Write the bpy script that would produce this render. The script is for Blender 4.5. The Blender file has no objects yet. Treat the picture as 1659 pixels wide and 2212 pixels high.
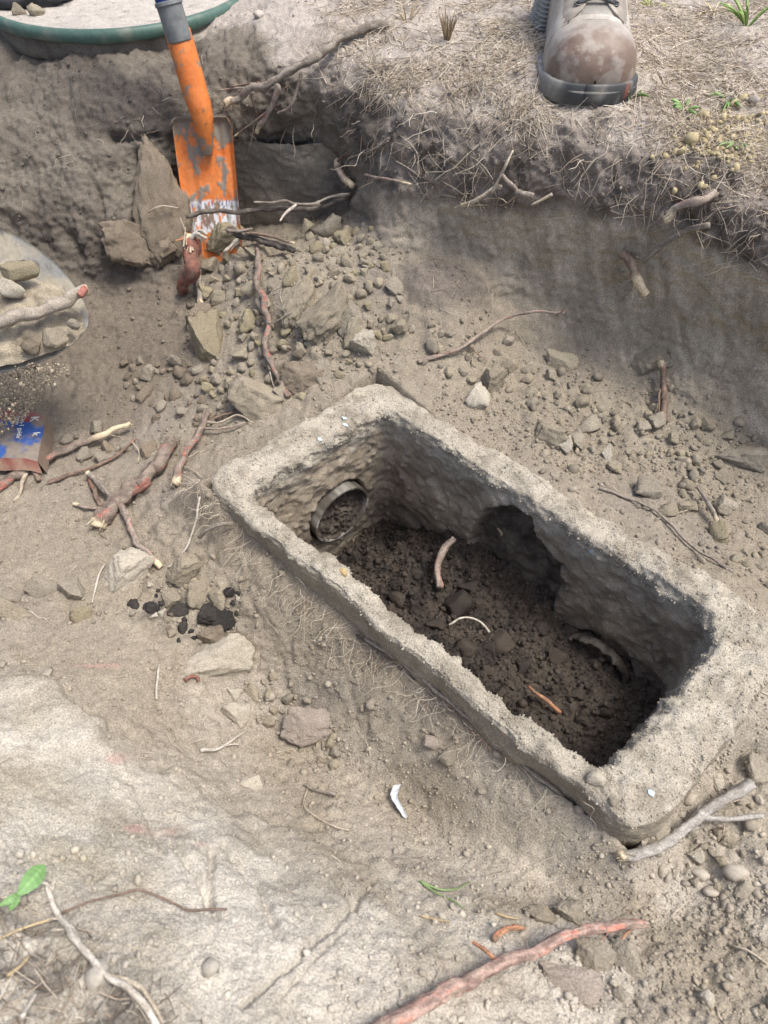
import bpy, math, random
import numpy as np
from mathutils import Vector, Matrix

random.seed(7)
rng = np.random.default_rng(11)
scene = bpy.context.scene
COL = scene.collection

# ------------------------------------------------------------------ camera
PITCH = math.radians(52.0)          # degrees below the horizon
CAM_H = 0.75
FPX = 1534.0                        # focal length in pixels of a 1659 x 2212 view
PW, PH = 1659.0, 2212.0
cam_data = bpy.data.cameras.new('camera')
cam = bpy.data.objects.new('camera', cam_data)
COL.objects.link(cam)
cam.location = (0, 0, CAM_H)
cam.rotation_euler = (math.pi / 2 - PITCH, 0, 0)
cam_data.sensor_fit = 'VERTICAL'
cam_data.sensor_height = 34.6
cam_data.sensor_width = 26.0
cam_data.lens = 34.6 * FPX / PH
cam_data.clip_start = 0.02
cam_data.clip_end = 500
cam_data.dof.use_dof = True
cam_data.dof.focus_distance = 1.02
cam_data.dof.aperture_fstop = 8.0
scene.camera = cam

# ------------------------------------------------------------------ light
SUN_EL, SUN_AZ = math.radians(68), math.radians(100)   # azimuth from +Y towards +X
world = bpy.data.worlds.new('World')
scene.world = world
world.use_nodes = True
wn = world.node_tree.nodes
wl = world.node_tree.links
bg = wn['Background']
sky = wn.new('ShaderNodeTexSky')
sky.sky_type = 'NISHITA'
sky.sun_disc = False
sky.sun_elevation = SUN_EL
sky.sun_rotation = SUN_AZ
sky.air_density = 1.0
sky.dust_density = 5.0
sky.ozone_density = 1.0
wl.new(sky.outputs[0], bg.inputs[0])
bg.inputs[1].default_value = 0.13
sun_d = bpy.data.lights.new('sun', 'SUN')
sun_d.energy = 1.9
sun_d.angle = math.radians(17)
sun_d.color = (1.0, 0.965, 0.90)
sun = bpy.data.objects.new('sun', sun_d)
COL.objects.link(sun)
sdir = Vector((math.sin(SUN_AZ) * math.cos(SUN_EL), math.cos(SUN_AZ) * math.cos(SUN_EL), math.sin(SUN_EL)))
sun.rotation_euler = sdir.to_track_quat('Z', 'Y').to_euler()
sun.location = (0, 0, 4)
scene.view_settings.view_transform = 'Standard'
scene.view_settings.look = 'None'
scene.view_settings.exposure = 0.70
scene.view_settings.gamma = 1.0
scene.render.engine = 'CYCLES'
try:
    scene.cycles.use_denoising = True
    scene.cycles.max_bounces = 5
    scene.cycles.diffuse_bounces = 3
except Exception:
    pass

# ------------------------------------------------------------------ view geometry helpers
CP, SP = math.cos(PITCH), math.sin(PITCH)

def rays(px, py):
    u = (np.asarray(px, float) - PW / 2) / FPX
    v = (PH / 2 - np.asarray(py, float)) / FPX
    return np.stack([u, CP + v * SP, -SP + v * CP], -1)

def at_z(px, py, z):
    r = rays(px, py)
    return np.array([0, 0, CAM_H]) + r * ((z - CAM_H) / r[2])

def at_d(px, py, d):
    return np.array([0, 0, CAM_H]) + rays(px, py) * d

def at_y(px, py, y):
    r = rays(px, py)
    return np.array([0, 0, CAM_H]) + r * (y / r[1])

# ------------------------------------------------------------------ noise (vectorised)
_perm = np.arange(512) % 256
_p = rng.permutation(256)
_perm = np.concatenate([_p, _p, _p, _p])
_g = rng.normal(size=(256, 3)); _g /= np.linalg.norm(_g, axis=1)[:, None]
_off = rng.random((256, 3))

def _hash(i, j, k):
    return _perm[_perm[_perm[i & 255] + (j & 255)] + (k & 255)]

def pn(P):
    P = np.asarray(P, float)
    i = np.floor(P).astype(np.int64)
    f = P - i
    w = f * f * f * (f * (f * 6 - 15) + 10)
    out = 0
    for dx in (0, 1):
        for dy in (0, 1):
            for dz in (0, 1):
                g = _g[_hash(i[:, 0] + dx, i[:, 1] + dy, i[:, 2] + dz)]
                d = (f[:, 0] - dx) * g[:, 0] + (f[:, 1] - dy) * g[:, 1] + (f[:, 2] - dz) * g[:, 2]
                out = out + d * ((w[:, 0] if dx else 1 - w[:, 0]) * (w[:, 1] if dy else 1 - w[:, 1]) * (w[:, 2] if dz else 1 - w[:, 2]))
    return out * 1.6

def fbm(P, freq, octv=4, gain=0.5, seed=0.0):
    P = np.asarray(P, float) * freq + seed
    a, s, t = 1.0, 0, 0
    for _ in range(octv):
        s = s + a * pn(P); t += a
        P = P * 2.03 + 17.3; a *= gain
    return s / t

def worley(P, freq, seed=0.0):
    P = np.asarray(P, float) * freq + seed
    i = np.floor(P).astype(np.int64)
    f = P - i
    best = np.full(len(P), 9.0); bid = np.zeros(len(P), int)
    for dx in (-1, 0, 1):
        for dy in (-1, 0, 1):
            for dz in (-1, 0, 1):
                h = _hash(i[:, 0] + dx, i[:, 1] + dy, i[:, 2] + dz)
                o = _off[h]
                d = (o[:, 0] + dx - f[:, 0]) ** 2 + (o[:, 1] + dy - f[:, 1]) ** 2 + (o[:, 2] + dz - f[:, 2]) ** 2
                m = d < best
                best = np.where(m, d, best); bid = np.where(m, h, bid)
    return np.sqrt(best), bid

def sstep(a, b, x):
    t = np.clip((x - a) / (b - a), 0, 1)
    return t * t * (3 - 2 * t)

def mix(a, b, t):
    t = np.asarray(t)
    if np.ndim(b) == 1 and np.ndim(t) == 1:
        b = np.asarray(b)[None, :]
    if np.ndim(t) == 1:
        t = t[:, None]
    return a * (1 - t) + np.asarray(b) * t

# ------------------------------------------------------------------ mesh helpers
def mesh_np(name, V, F, mat=None, vcol=None, smooth=True):
    V = np.asarray(V, np.float32); F = np.asarray(F, np.int32)
    me = bpy.data.meshes.new(name)
    k = F.shape[1]
    me.vertices.add(len(V)); me.vertices.foreach_set('co', V.ravel())
    me.loops.add(F.size); me.loops.foreach_set('vertex_index', F.ravel())
    me.polygons.add(len(F))
    me.polygons.foreach_set('loop_start', np.arange(0, F.size, k, dtype=np.int32))
    me.polygons.foreach_set('loop_total', np.full(len(F), k, np.int32))
    me.update(calc_edges=True)
    me.validate()
    if smooth:
        me.polygons.foreach_set('use_smooth', np.ones(len(me.polygons), bool))
    if vcol is not None:
        a = me.color_attributes.new('Col', 'FLOAT_COLOR', 'POINT')
        c = np.ones((len(V), 4), np.float32); c[:, :3] = vcol
        a.data.foreach_set('color', c.ravel())
    if mat:
        me.materials.append(mat)
    return me

def mesh_py(name, V, F, mat=None, vcol=None, smooth=True):
    me = bpy.data.meshes.new(name)
    me.from_pydata([tuple(map(float, v)) for v in V], [], [tuple(map(int, f)) for f in F])
    me.validate(); me.update()
    if smooth:
        me.polygons.foreach_set('use_smooth', np.ones(len(me.polygons), bool))
    if vcol is not None:
        a = me.color_attributes.new('Col', 'FLOAT_COLOR', 'POINT')
        c = np.ones((len(V), 4), np.float32); c[:, :3] = vcol
        a.data.foreach_set('color', c.ravel())
    if mat:
        me.materials.append(mat)
    return me

def tag(o, label=None, cat=None, group=None, kind=None):
    if label: o['label'] = label
    if cat: o['category'] = cat
    if group: o['group'] = group
    if kind: o['kind'] = kind
    return o

def empty(name, loc):
    o = bpy.data.objects.new(name, None)
    o.empty_display_size = 0.02
    o.location = tuple(loc)
    COL.objects.link(o)
    return o

def obj(name, V, F, mat, parent=None, origin=None, vcol=None, smooth=True, quads=False):
    """V in world coordinates. A child keeps its parent's location as its origin."""
    V = np.asarray(V, float)
    if parent is not None:
        org = np.zeros(3); p = parent
        while p is not None:
            org = org + np.array(p.location); p = p.parent
    else:
        org = np.zeros(3) if origin is None else np.asarray(origin, float)
    fn = mesh_np if quads else mesh_py
    me = fn(name, V - org, F, mat, vcol, smooth)
    o = bpy.data.objects.new(name, me)
    COL.objects.link(o)
    if parent is not None:
        o.parent = parent
    else:
        o.location = tuple(org)
    return o

def grid_faces(nr, nc, wrap=False):
    i = np.arange(nr - 1)[:, None]; j = np.arange(nc if wrap else nc - 1)[None, :]
    j2 = (j + 1) % nc
    a = i * nc + j; b = i * nc + j2; c = (i + 1) * nc + j2; d = (i + 1) * nc + j
    return np.stack([a, b, c, d], -1).reshape(-1, 4)

def catmull(P, n):
    P = np.asarray(P, float)
    if len(P) == 2:
        t = np.linspace(0, 1, n)[:, None]
        return P[0] * (1 - t) + P[1] * t
    Q = np.vstack([2 * P[0] - P[1], P, 2 * P[-1] - P[-2]])
    seg = np.linalg.norm(np.diff(P[:, :3], axis=0), axis=1)
    cum = np.concatenate([[0], np.cumsum(seg)])
    out = []
    for s in np.linspace(0, cum[-1], n):
        k = min(np.searchsorted(cum, s, 'right') - 1, len(P) - 2)
        t = (s - cum[k]) / max(seg[k], 1e-9)
        p0, p1, p2, p3 = Q[k], Q[k + 1], Q[k + 2], Q[k + 3]
        out.append(0.5 * (2 * p1 + (p2 - p0) * t + (2 * p0 - 5 * p1 + 4 * p2 - p3) * t * t + (3 * p1 - p0 - 3 * p2 + p3) * t ** 3))
    return np.array(out)

def tube(C, R, sides=8, cap=True, rough=0.0, seed=0.0):
    """rings round a centre line; returns V, F(list), param along per vertex, angle per vertex"""
    C = np.asarray(C, float); n = len(C)
    R = np.broadcast_to(np.asarray(R, float), (n,))
    T = np.gradient(C, axis=0); T /= np.linalg.norm(T, axis=1)[:, None] + 1e-12
    up = np.array([0, 0, 1.0])
    if abs(T[0] @ up) > 0.9: up = np.array([1.0, 0, 0])
    N = np.zeros_like(C)
    nvec = np.cross(T[0], up); nvec /= np.linalg.norm(nvec)
    for i in range(n):
        nvec = nvec - T[i] * (nvec @ T[i]); nvec /= np.linalg.norm(nvec) + 1e-12
        N[i] = nvec
    B = np.cross(T, N)
    a = np.linspace(0, 2 * np.pi, sides, endpoint=False)
    V = C[:, None, :] + R[:, None, None] * (np.cos(a)[None, :, None] * N[:, None, :] + np.sin(a)[None, :, None] * B[:, None, :])
    V = V.reshape(-1, 3)
    if rough:
        rr = np.repeat(R, sides)
        d = V - np.repeat(C, sides, axis=0)
        nn = fbm(V, 90, 2, seed=seed) + 0.5 * fbm(V, 300, 2, seed=seed + 5)
        V = V + d * (nn * rough)[:, None]
    F = [tuple(f) for f in grid_faces(n, sides, True)]
    t = np.repeat(np.linspace(0, 1, n), sides)
    if cap:
        V = np.vstack([V, C[0], C[-1]])
        t = np.concatenate([t, [0, 1]])
        k = n * sides
        for j in range(sides):
            F.append(((j + 1) % sides, j, k))
            F.append(((n - 1) * sides + j, (n - 1) * sides + (j + 1) % sides, k + 1))
    return V, F, t

def join(parts):
    V, F, C, o = [], [], [], 0
    for p in parts:
        V.append(np.asarray(p[0])); F += [tuple(i + o for i in f) for f in p[1]]
        if len(p) > 2: C.append(p[2])
        o += len(p[0])
    return np.vstack(V), F, (np.vstack(C) if C else None)

# ------------------------------------------------------------------ materials
def new_mat(name):
    m = bpy.data.materials.new(name); m.use_nodes = True
    nt = m.node_tree
    return m, nt, nt.nodes['Principled BSDF']

def nnode(nt, kind, **kw):
    n = nt.nodes.new(kind)
    for k, v in kw.items():
        setattr(n, k, v)
    return n

def mat_vcol(name, rough=0.95, grain=600.0, grain_amt=0.25, bump=0.4, bdist=0.0012, spec=0.2, tint=None, mid=120.0):
    """colour from the Col attribute, varied by fine noise, with fine relief"""
    m, nt, b = new_mat(name)
    L = nt.links
    at = nnode(nt, 'ShaderNodeAttribute', attribute_name='Col')
    tc = nnode(nt, 'ShaderNodeTexCoord')
    geo = nnode(nt, 'ShaderNodeNewGeometry')
    n1 = nnode(nt, 'ShaderNodeTexNoise'); n1.inputs['Scale'].default_value = grain; n1.inputs['Detail'].default_value = 3; n1.inputs['Roughness'].default_value = 0.65
    n2 = nnode(nt, 'ShaderNodeTexNoise'); n2.inputs['Scale'].default_value = mid; n2.inputs['Detail'].default_value = 4
    L.new(geo.outputs['Position'], n1.inputs['Vector']); L.new(geo.outputs['Position'], n2.inputs['Vector'])
    r1 = nnode(nt, 'ShaderNodeMapRange'); r1.inputs[1].default_value = 0.3; r1.inputs[2].default_value = 0.7
    r1.inputs[3].default_value = 1 - grain_amt; r1.inputs[4].default_value = 1 + grain_amt
    L.new(n1.outputs[0], r1.inputs[0])
    r2 = nnode(nt, 'ShaderNodeMapRange'); r2.inputs[1].default_value = 0.3; r2.inputs[2].default_value = 0.7
    r2.inputs[3].default_value = 0.88; r2.inputs[4].default_value = 1.12
    L.new(n2.outputs[0], r2.inputs[0])
    mu = nnode(nt, 'ShaderNodeMath', operation='MULTIPLY'); L.new(r1.outputs[0], mu.inputs[0]); L.new(r2.outputs[0], mu.inputs[1])
    vm = nnode(nt, 'ShaderNodeVectorMath', operation='SCALE'); L.new(at.outputs['Color'], vm.inputs[0]); L.new(mu.outputs[0], vm.inputs['Scale'])
    L.new(vm.outputs[0], b.inputs['Base Color'])
    b.inputs['Roughness'].default_value = rough
    b.inputs['Specular IOR Level'].default_value = spec
    bp = nnode(nt, 'ShaderNodeBump'); bp.inputs['Strength'].default_value = bump; bp.inputs['Distance'].default_value = bdist
    L.new(n1.outputs[0], bp.inputs['Height']); L.new(bp.outputs[0], b.inputs['Normal'])
    return m

def mat_clod(name, c0, c1, grain=500.0):
    m, nt, b = new_mat(name)
    L = nt.links
    geo = nnode(nt, 'ShaderNodeNewGeometry'); oi = nnode(nt, 'ShaderNodeObjectInfo')
    n1 = nnode(nt, 'ShaderNodeTexNoise'); n1.inputs['Scale'].default_value = grain; n1.inputs['Detail'].default_value = 3; n1.inputs['Roughness'].default_value = 0.65
    n2 = nnode(nt, 'ShaderNodeTexNoise'); n2.inputs['Scale'].default_value = 60; n2.inputs['Detail'].default_value = 4
    L.new(geo.outputs['Position'], n1.inputs['Vector']); L.new(geo.outputs['Position'], n2.inputs['Vector'])
    cr = nnode(nt, 'ShaderNodeMix', data_type='RGBA')
    cr.inputs[6].default_value = (*c0, 1); cr.inputs[7].default_value = (*c1, 1)
    ad = nnode(nt, 'ShaderNodeMath', operation='ADD'); L.new(oi.outputs['Random'], ad.inputs[0])
    r2 = nnode(nt, 'ShaderNodeMapRange'); r2.inputs[1].default_value = 0.3; r2.inputs[2].default_value = 0.7; r2.inputs[3].default_value = -0.35; r2.inputs[4].default_value = 0.35
    L.new(n2.outputs[0], r2.inputs[0]); L.new(r2.outputs[0], ad.inputs[1]); ad.use_clamp = True
    L.new(ad.outputs[0], cr.inputs[0])
    r1 = nnode(nt, 'ShaderNodeMapRange'); r1.inputs[1].default_value = 0.3; r1.inputs[2].default_value = 0.7; r1.inputs[3].default_value = 0.72; r1.inputs[4].default_value = 1.28
    L.new(n1.outputs[0], r1.inputs[0])
    vm = nnode(nt, 'ShaderNodeVectorMath', operation='SCALE'); L.new(cr.outputs[2], vm.inputs[0]); L.new(r1.outputs[0], vm.inputs['Scale'])
    L.new(vm.outputs[0], b.inputs['Base Color'])
    b.inputs['Roughness'].default_value = 0.96; b.inputs['Specular IOR Level'].default_value = 0.15
    bp = nnode(nt, 'ShaderNodeBump'); bp.inputs['Strength'].default_value = 0.8; bp.inputs['Distance'].default_value = 0.0022
    L.new(n1.outputs[0], bp.inputs['Height']); L.new(bp.outputs[0], b.inputs['Normal'])
    return m

def mat_plain(name, c, rough=0.6, spec=0.4, var=0.15, scale=150.0, bump=0.1, metallic=0.0, dirt=None, dirt_at=0.55, dscale=40.0):
    m, nt, b = new_mat(name)
    L = nt.links
    geo = nnode(nt, 'ShaderNodeNewGeometry')
    n1 = nnode(nt, 'ShaderNodeTexNoise'); n1.inputs['Scale'].default_value = scale; n1.inputs['Detail'].default_value = 4
    L.new(geo.outputs['Position'], n1.inputs['Vector'])
    r1 = nnode(nt, 'ShaderNodeMapRange'); r1.inputs[1].default_value = 0.3; r1.inputs[2].default_value = 0.7
    r1.inputs[3].default_value = 1 - var; r1.inputs[4].default_value = 1 + var
    L.new(n1.outputs[0], r1.inputs[0])
    col = nnode(nt, 'ShaderNodeVectorMath', operation='SCALE'); col.inputs[0].default_value = c; L.new(r1.outputs[0], col.inputs['Scale'])
    out = col.outputs[0]
    if dirt is not None:
        n2 = nnode(nt, 'ShaderNodeTexNoise'); n2.inputs['Scale'].default_value = dscale; n2.inputs['Detail'].default_value = 6; n2.inputs['Roughness'].default_value = 0.65
        L.new(geo.outputs['Position'], n2.inputs['Vector'])
        rr = nnode(nt, 'ShaderNodeMapRange'); rr.inputs[1].default_value = dirt_at - 0.04; rr.inputs[2].default_value = dirt_at + 0.05
        L.new(n2.outputs[0], rr.inputs[0])
        mx = nnode(nt, 'ShaderNodeMix', data_type='RGBA'); mx.inputs[7].default_value = (*dirt, 1)
        L.new(out, mx.inputs[6]); L.new(rr.outputs[0], mx.inputs[0]); out = mx.outputs[2]
        ro = nnode(nt, 'ShaderNodeMapRange'); ro.inputs[3].default_value = rough; ro.inputs[4].default_value = 0.95
        L.new(rr.outputs[0], ro.inputs[0]); L.new(ro.outputs[0], b.inputs['Roughness'])
    else:
        b.inputs['Roughness'].default_value = rough
    L.new(out, b.inputs['Base Color'])
    b.inputs['Specular IOR Level'].default_value = spec; b.inputs['Metallic'].default_value = metallic
    bp = nnode(nt, 'ShaderNodeBump'); bp.inputs['Strength'].default_value = bump; bp.inputs['Distance'].default_value = 0.002
    L.new(n1.outputs[0], bp.inputs['Height']); L.new(bp.outputs[0], b.inputs['Normal'])
    return m

M_SOIL = mat_vcol('soil', grain=520, grain_amt=0.42, bump=0.8, bdist=0.0025, mid=90)
M_SAND = mat_vcol('sandy_concrete', grain=600, grain_amt=0.42, bump=0.9, bdist=0.0025, mid=70)
M_BOXSOIL = mat_vcol('black_soil', grain=260, grain_amt=0.35, bump=0.8, bdist=0.003, rough=0.85, spec=0.3)
M_GRAIN = mat_vcol('soil_grains', grain=900, grain_amt=0.15, bump=0.2, mid=300)
M_BARK = mat_vcol('root_bark', grain=450, grain_amt=0.35, bump=0.7, bdist=0.0015, rough=0.85, mid=160)
M_STRAW = mat_vcol('straw', grain=300, grain_amt=0.15, bump=0.1, rough=0.8)
M_LEAF = mat_vcol('leaf', grain=200, grain_amt=0.12, bump=0.15, rough=0.5, spec=0.4)
M_PAINT = mat_vcol('painted', grain=250, grain_amt=0.08, bump=0.1, rough=0.5, spec=0.4)

C_GRADE = np.array([.42, .375, .325]); C_TOP = np.array([.25, .215, .182]); C_WALL = np.array([.47, .405, .30])
C_WALL2 = np.array([.30, .255, .18]); C_LOOSE = np.array([.275, .238, .175]); C_HOLE = np.array([.215, .180, .135])
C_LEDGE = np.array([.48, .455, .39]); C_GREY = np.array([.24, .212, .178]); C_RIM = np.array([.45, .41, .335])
C_BLACK = np.array([.055, .045, .037])

# ================================================================== STRUCTURE: ground of the pit
CTRL = """
-900 -500 .34; -300 -500 .34; 300 -500 .34; 900 -500 .34; 1500 -500 .34; 2100 -500 .34; 2600 -500 .34
-900 0 .3; -300 0 .28; 0 0 .27; 250 0 .27; 450 20 .28; 600 0 .315; 900 0 .33; 1200 0 .335; 1659 0 .335; 2100 0 .33; 2600 0 .33
700 40 .315; 880 100 .312; 1000 150 .308; 1150 200 .31; 1270 225 .312; 1400 225 .312; 1500 260 .305; 1659 300 .30; 2000 400 .29; 2600 500 .3
830 230 .262; 1000 300 .258; 1130 330 .262; 1270 340 .265; 1400 370 .262; 1500 410 .262; 1659 480 .255; 2000 640 .25; 2600 800 .26
930 560 .07; 1060 650 .02; 1200 735 -.02; 1420 830 -.03; 1659 940 -.03; 2000 1110 -.03; 2600 1300 .05
800 430 .133; 800 330 .2; 600 250 .205; 700 200 .248; 600 100 .295
540 300 .165; 650 300 .16; 640 400 .058; 640 490 -.012; 560 490 -.012; 740 470 .055; 750 380 .12
620 535 .025; 740 515 .055; 470 560 -.01; 440 300 .165; 440 400 .07
200 110 .262; 0 110 .245; 400 110 .262; 200 250 .203; 0 250 .195; 350 250 .205; 200 400 .131; 0 400 .12; 330 400 .115
200 520 .063; 350 540 .04; 0 520 .05; 250 600 -.01; 0 600 0; 250 700 -.05; 80 700 -.06; 250 800 -.09; 80 800 -.1; 100 950 -.1; 300 950 -.095
0 1100 -.08; 200 1100 -.09; 350 1000 -.09; 450 700 -.02; 600 600 .04; 700 700 .02; 600 800 -.025; 500 850 -.05; 420 900 -.075; 720 800 0; 850 640 .05
800 760 .01; 900 750 .015; 1000 800 -.005; 1000 700 .03; 1100 850 -.03; 1300 950 -.045; 1400 920 -.04; 1500 1000 -.045; 1600 1150 -.045; 1659 1200 -.04
1400 1080 -.045; 1200 900 -.03; 1550 1230 -.04; 1659 1350 -.035; 1700 1500 -.03
620 900 -.03; 520 960 -.05; 430 1020 -.065
450 1250 -.085; 400 1150 -.07; 500 1400 -.135; 600 1500 -.16; 700 1650 -.165; 900 1750 -.15; 1000 1830 -.125; 1200 1880 -.10; 1330 1870 -.08
1500 1880 -.07; 1600 1750 -.05; 1659 1650 -.04; 1659 2000 -.03; 1659 2212 .0; 2000 1500 -.02
600 1260 -.055; 720 1370 -.06; 850 1480 -.065; 1000 1610 -.065; 1150 1730 -.07
0 1300 -.06; 0 1450 -.02; 150 1550 -.005; 0 1700 .05; 300 1650 -.03; 300 1800 .03; 450 1750 -.03; 500 1900 .03; 700 1950 .02; 800 1900 -.04; 900 2050 .03
900 2212 .06; 600 2100 .08; 300 2100 .11; 0 2000 .12; 0 2212 .16; 300 2212 .14; 1100 2000 -.035; 1200 2212 .02; 1400 2100 -.02; 300 1450 -.06; 150 1350 -.06
0 2600 .2; 800 2600 .14; 1659 2600 .05; -900 2600 .3; 2600 2600 .1
-300 600 .05; -900 600 .12; -300 1000 -.08; -900 1000 0; -300 1500 .05; -900 1500 .12; -300 300 .2; -900 300 .25; -300 2000 .2; -900 2000 .25
2000 1800 -.02; 2600 1700 .05; 2000 2200 .03; 2600 2200 .1
"""
cp = np.array([[float(t) for t in s.split()] for line in CTRL.strip().split('\n') for s in line.split(';') if s.strip()])
_r = rays(cp[:, 0], cp[:, 1])
cdep = (cp[:, 2] - CAM_H) / _r[:, 2]
KC = 45.0
def _ker(a, b):
    d2 = (a[:, None, 0] - b[None, :, 0]) ** 2 + (a[:, None, 1] - b[None, :, 1]) ** 2
    return np.sqrt(d2 + KC * KC) / 1000.0
nC = len(cp)
A = np.zeros((nC + 3, nC + 3))
A[:nC, :nC] = _ker(cp, cp) - 0.012 * np.eye(nC)
Q = np.column_stack([np.ones(nC), cp[:, :2] / 1000.0])
A[:nC, nC:] = Q; A[nC:, :nC] = Q.T
sol = np.linalg.solve(A, np.concatenate([cdep, np.zeros(3)]))
def base_depth(px, py):
    X = np.column_stack([px, py]); out = np.empty(len(X))
    for s in range(0, len(X), 40000):
        x = X[s:s + 40000]
        out[s:s + 40000] = _ker(x, cp) @ sol[:nC] + np.column_stack([np.ones(len(x)), x / 1000.0]) @ sol[nC:]
    return out

STEP = 3.6
gx = np.concatenate([np.arange(-880, -480, 36), np.arange(-480, -72, 10), np.arange(-72, 1731, STEP), np.arange(1741, 2150, 10), np.arange(2160, 2580, 36)])
gy = np.concatenate([np.arange(-480, -72, 36), np.arange(-72, 2290, STEP), np.arange(2300, 2580, 12)])
GX, GY = np.meshgrid(gx, gy)
NR, NC = GX.shape
fx, fy = GX.ravel(), GY.ravel()
dep = base_depth(fx, fy)
P0 = np.array([0, 0, CAM_H]) + rays(fx, fy) * dep[:, None]

def grid_normals(P):
    G = P.reshape(NR, NC, 3)
    du = np.gradient(G, axis=1); dv = np.gradient(G, axis=0)
    n = np.cross(dv, du)           # faces the camera
    n = n.reshape(-1, 3)
    n /= np.linalg.norm(n, axis=1)[:, None] + 1e-12
    return n
N0 = grid_normals(P0)
view = np.array([0, 0, CAM_H]) - P0
if np.mean(np.sum(N0 * view, 1)) < 0:
    N0 = -N0

def seg_dist(px, py, poly):
    """distance and side (positive = right-hand side of the walk direction on the picture) to a polyline"""
    best = np.full(len(px), 1e9); side = np.zeros(len(px))
    for (x0, y0), (x1, y1) in zip(poly[:-1], poly[1:]):
        dx, dy = x1 - x0, y1 - y0
        t = np.clip(((px - x0) * dx + (py - y0) * dy) / (dx * dx + dy * dy), 0, 1)
        d = np.hypot(px - x0 - t * dx, py - y0 - t * dy)
        c = dx * (py - y0) - dy * (px - x0)
        m = d < best
        best = np.where(m, d, best); side = np.where(m, np.sign(c), side)
    return best, side

# zones of soil, warped so that their borders are ragged
wn1 = fbm(P0, 9, 4); wn2 = fbm(P0, 9, 4, seed=31.0)
wx = fx + 70 * wn1; wy = fy + 70 * wn2
lip = np.interp(wx, [-900, 0, 200, 480, 600, 700, 830, 1000, 1270, 1500, 1659, 2000, 2600], [40, 60, 70, 60, 110, 200, 215, 255, 275, 330, 400, 560, 700])
low = np.interp(wx, [-900, 0, 300, 760, 830, 1000, 1270, 1500, 1659, 2000, 2600], [560, 480, 420, 330, 400, 440, 460, 520, 590, 720, 880])
base = np.interp(wx, [-900, 0, 250, 400, 480, 600, 760, 850, 930, 1060, 1200, 1420, 1659, 2000, 2600], [600, 560, 620, 560, 545, 520, 500, 520, 560, 650, 730, 820, 930, 1090, 1280])
z_grade = 1 - sstep(-25, 35, wy - lip)
z_top = (1 - z_grade) * (1 - sstep(-30, 30, wy - low))
right = sstep(770, 860, wx)
z_wall = (1 - z_grade) * (1 - z_top) * (1 - sstep(-14, 10, wy - base)) * right
z_lwall = (1 - z_grade) * (1 - sstep(-30, 20, wy - base)) * (1 - right)
hole_d = np.hypot((wx - 200) / 260.0, (wy - 720) / 220.0)
z_hole = (1 - sstep(0.75, 1.15, hole_d)) * sstep(-20, 30, wy - base + 30)
ledge_poly = [(-400, 1350), (0, 1420), (150, 1500), (230, 1565), (300, 1600), (320, 1660), (440, 1690), (470, 1745), (560, 1770), (640, 1810), (720, 1840), (830, 1930), (900, 2010), (920, 2110), (930, 2300), (930, 2700)]
ld, ls = seg_dist(fx + 45 * wn1 + 14 * fbm(P0, 40, 3, seed=33), fy + 45 * wn2 + 14 * fbm(P0, 40, 3, seed=34), ledge_poly)
lsd = ld * ls                       # positive on the bottom-left side
z_ledge = sstep(-35, 85, lsd + 30 * fbm(P0, 30, 4, seed=36)) * (1 - .55 * sstep(640, 880, fx + 60 * wn1))
crumb = 1 - np.clip(z_grade + z_wall + z_ledge * .8, 0, 1)

# colour
col = np.tile(C_LOOSE, (len(P0), 1))
patch = fbm(P0, 5.5, 4, seed=3.7)
col = mix(col, C_GREY, sstep(-.05, .5, patch) * .75)
lt = fbm(P0, 14, 3, seed=12.0)
col = mix(col, np.array([.34, .30, .22]), sstep(0.05, .5, lt) * .6)
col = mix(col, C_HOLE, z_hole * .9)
streak = fbm(np.column_stack([P0[:, 0] * 70 + P0[:, 2] * 26, P0[:, 1] * 20, P0[:, 2] * 9.0]), 1.0, 4, seed=5.0)
wallc = mix(np.tile(C_WALL, (len(P0), 1)), C_WALL2, sstep(-.35, .35, .8 * streak + .8 * fbm(P0, 9, 4, seed=8)))
wallc = mix(wallc, np.array([.46, .405, .30]), sstep(.12, .45, fbm(np.column_stack([P0[:, 0] * 20, P0[:, 1] * 10, P0[:, 2] * 9]), 1, 3, seed=44)) * .55)
col = mix(col, wallc, z_wall)
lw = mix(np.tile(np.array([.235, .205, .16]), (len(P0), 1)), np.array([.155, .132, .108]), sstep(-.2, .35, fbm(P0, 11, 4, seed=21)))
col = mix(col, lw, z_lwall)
topc = mix(np.tile(C_TOP, (len(P0), 1)), np.array([.13, .11, .093]), sstep(-.2, .3, fbm(P0, 22, 4, seed=51)))
topc = mix(topc, np.array([.27, .235, .195]), sstep(.1, .5, fbm(P0, 16, 3, seed=52)) * .6)
col = mix(col, topc, z_top * right)
gradec = mix(np.tile(C_GRADE, (len(P0), 1)), np.array([.27, .235, .2]), sstep(-.1, .45, fbm(P0, 18, 4, seed=61)))
col = mix(col, gradec, z_grade)
yel = np.exp(-(((fx - 1560) / 75) ** 2 + ((fy - 300) / 45) ** 2)) * sstep(-.3, .3, fbm(P0, 40, 3, seed=66))
col = mix(col, np.array([.42, .36, .22]), np.clip(yel * 1.2, 0, 1))
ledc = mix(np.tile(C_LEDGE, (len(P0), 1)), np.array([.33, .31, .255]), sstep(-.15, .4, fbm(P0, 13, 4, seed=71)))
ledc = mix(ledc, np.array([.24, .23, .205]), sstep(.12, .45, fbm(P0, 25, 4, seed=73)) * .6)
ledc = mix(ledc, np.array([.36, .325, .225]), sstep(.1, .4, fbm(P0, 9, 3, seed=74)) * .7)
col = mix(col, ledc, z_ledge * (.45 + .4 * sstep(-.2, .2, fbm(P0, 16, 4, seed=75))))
front_light = sstep(-.25, .3, fbm(P0, 7, 5, seed=76)) * sstep(1250, 1600, fy)
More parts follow.
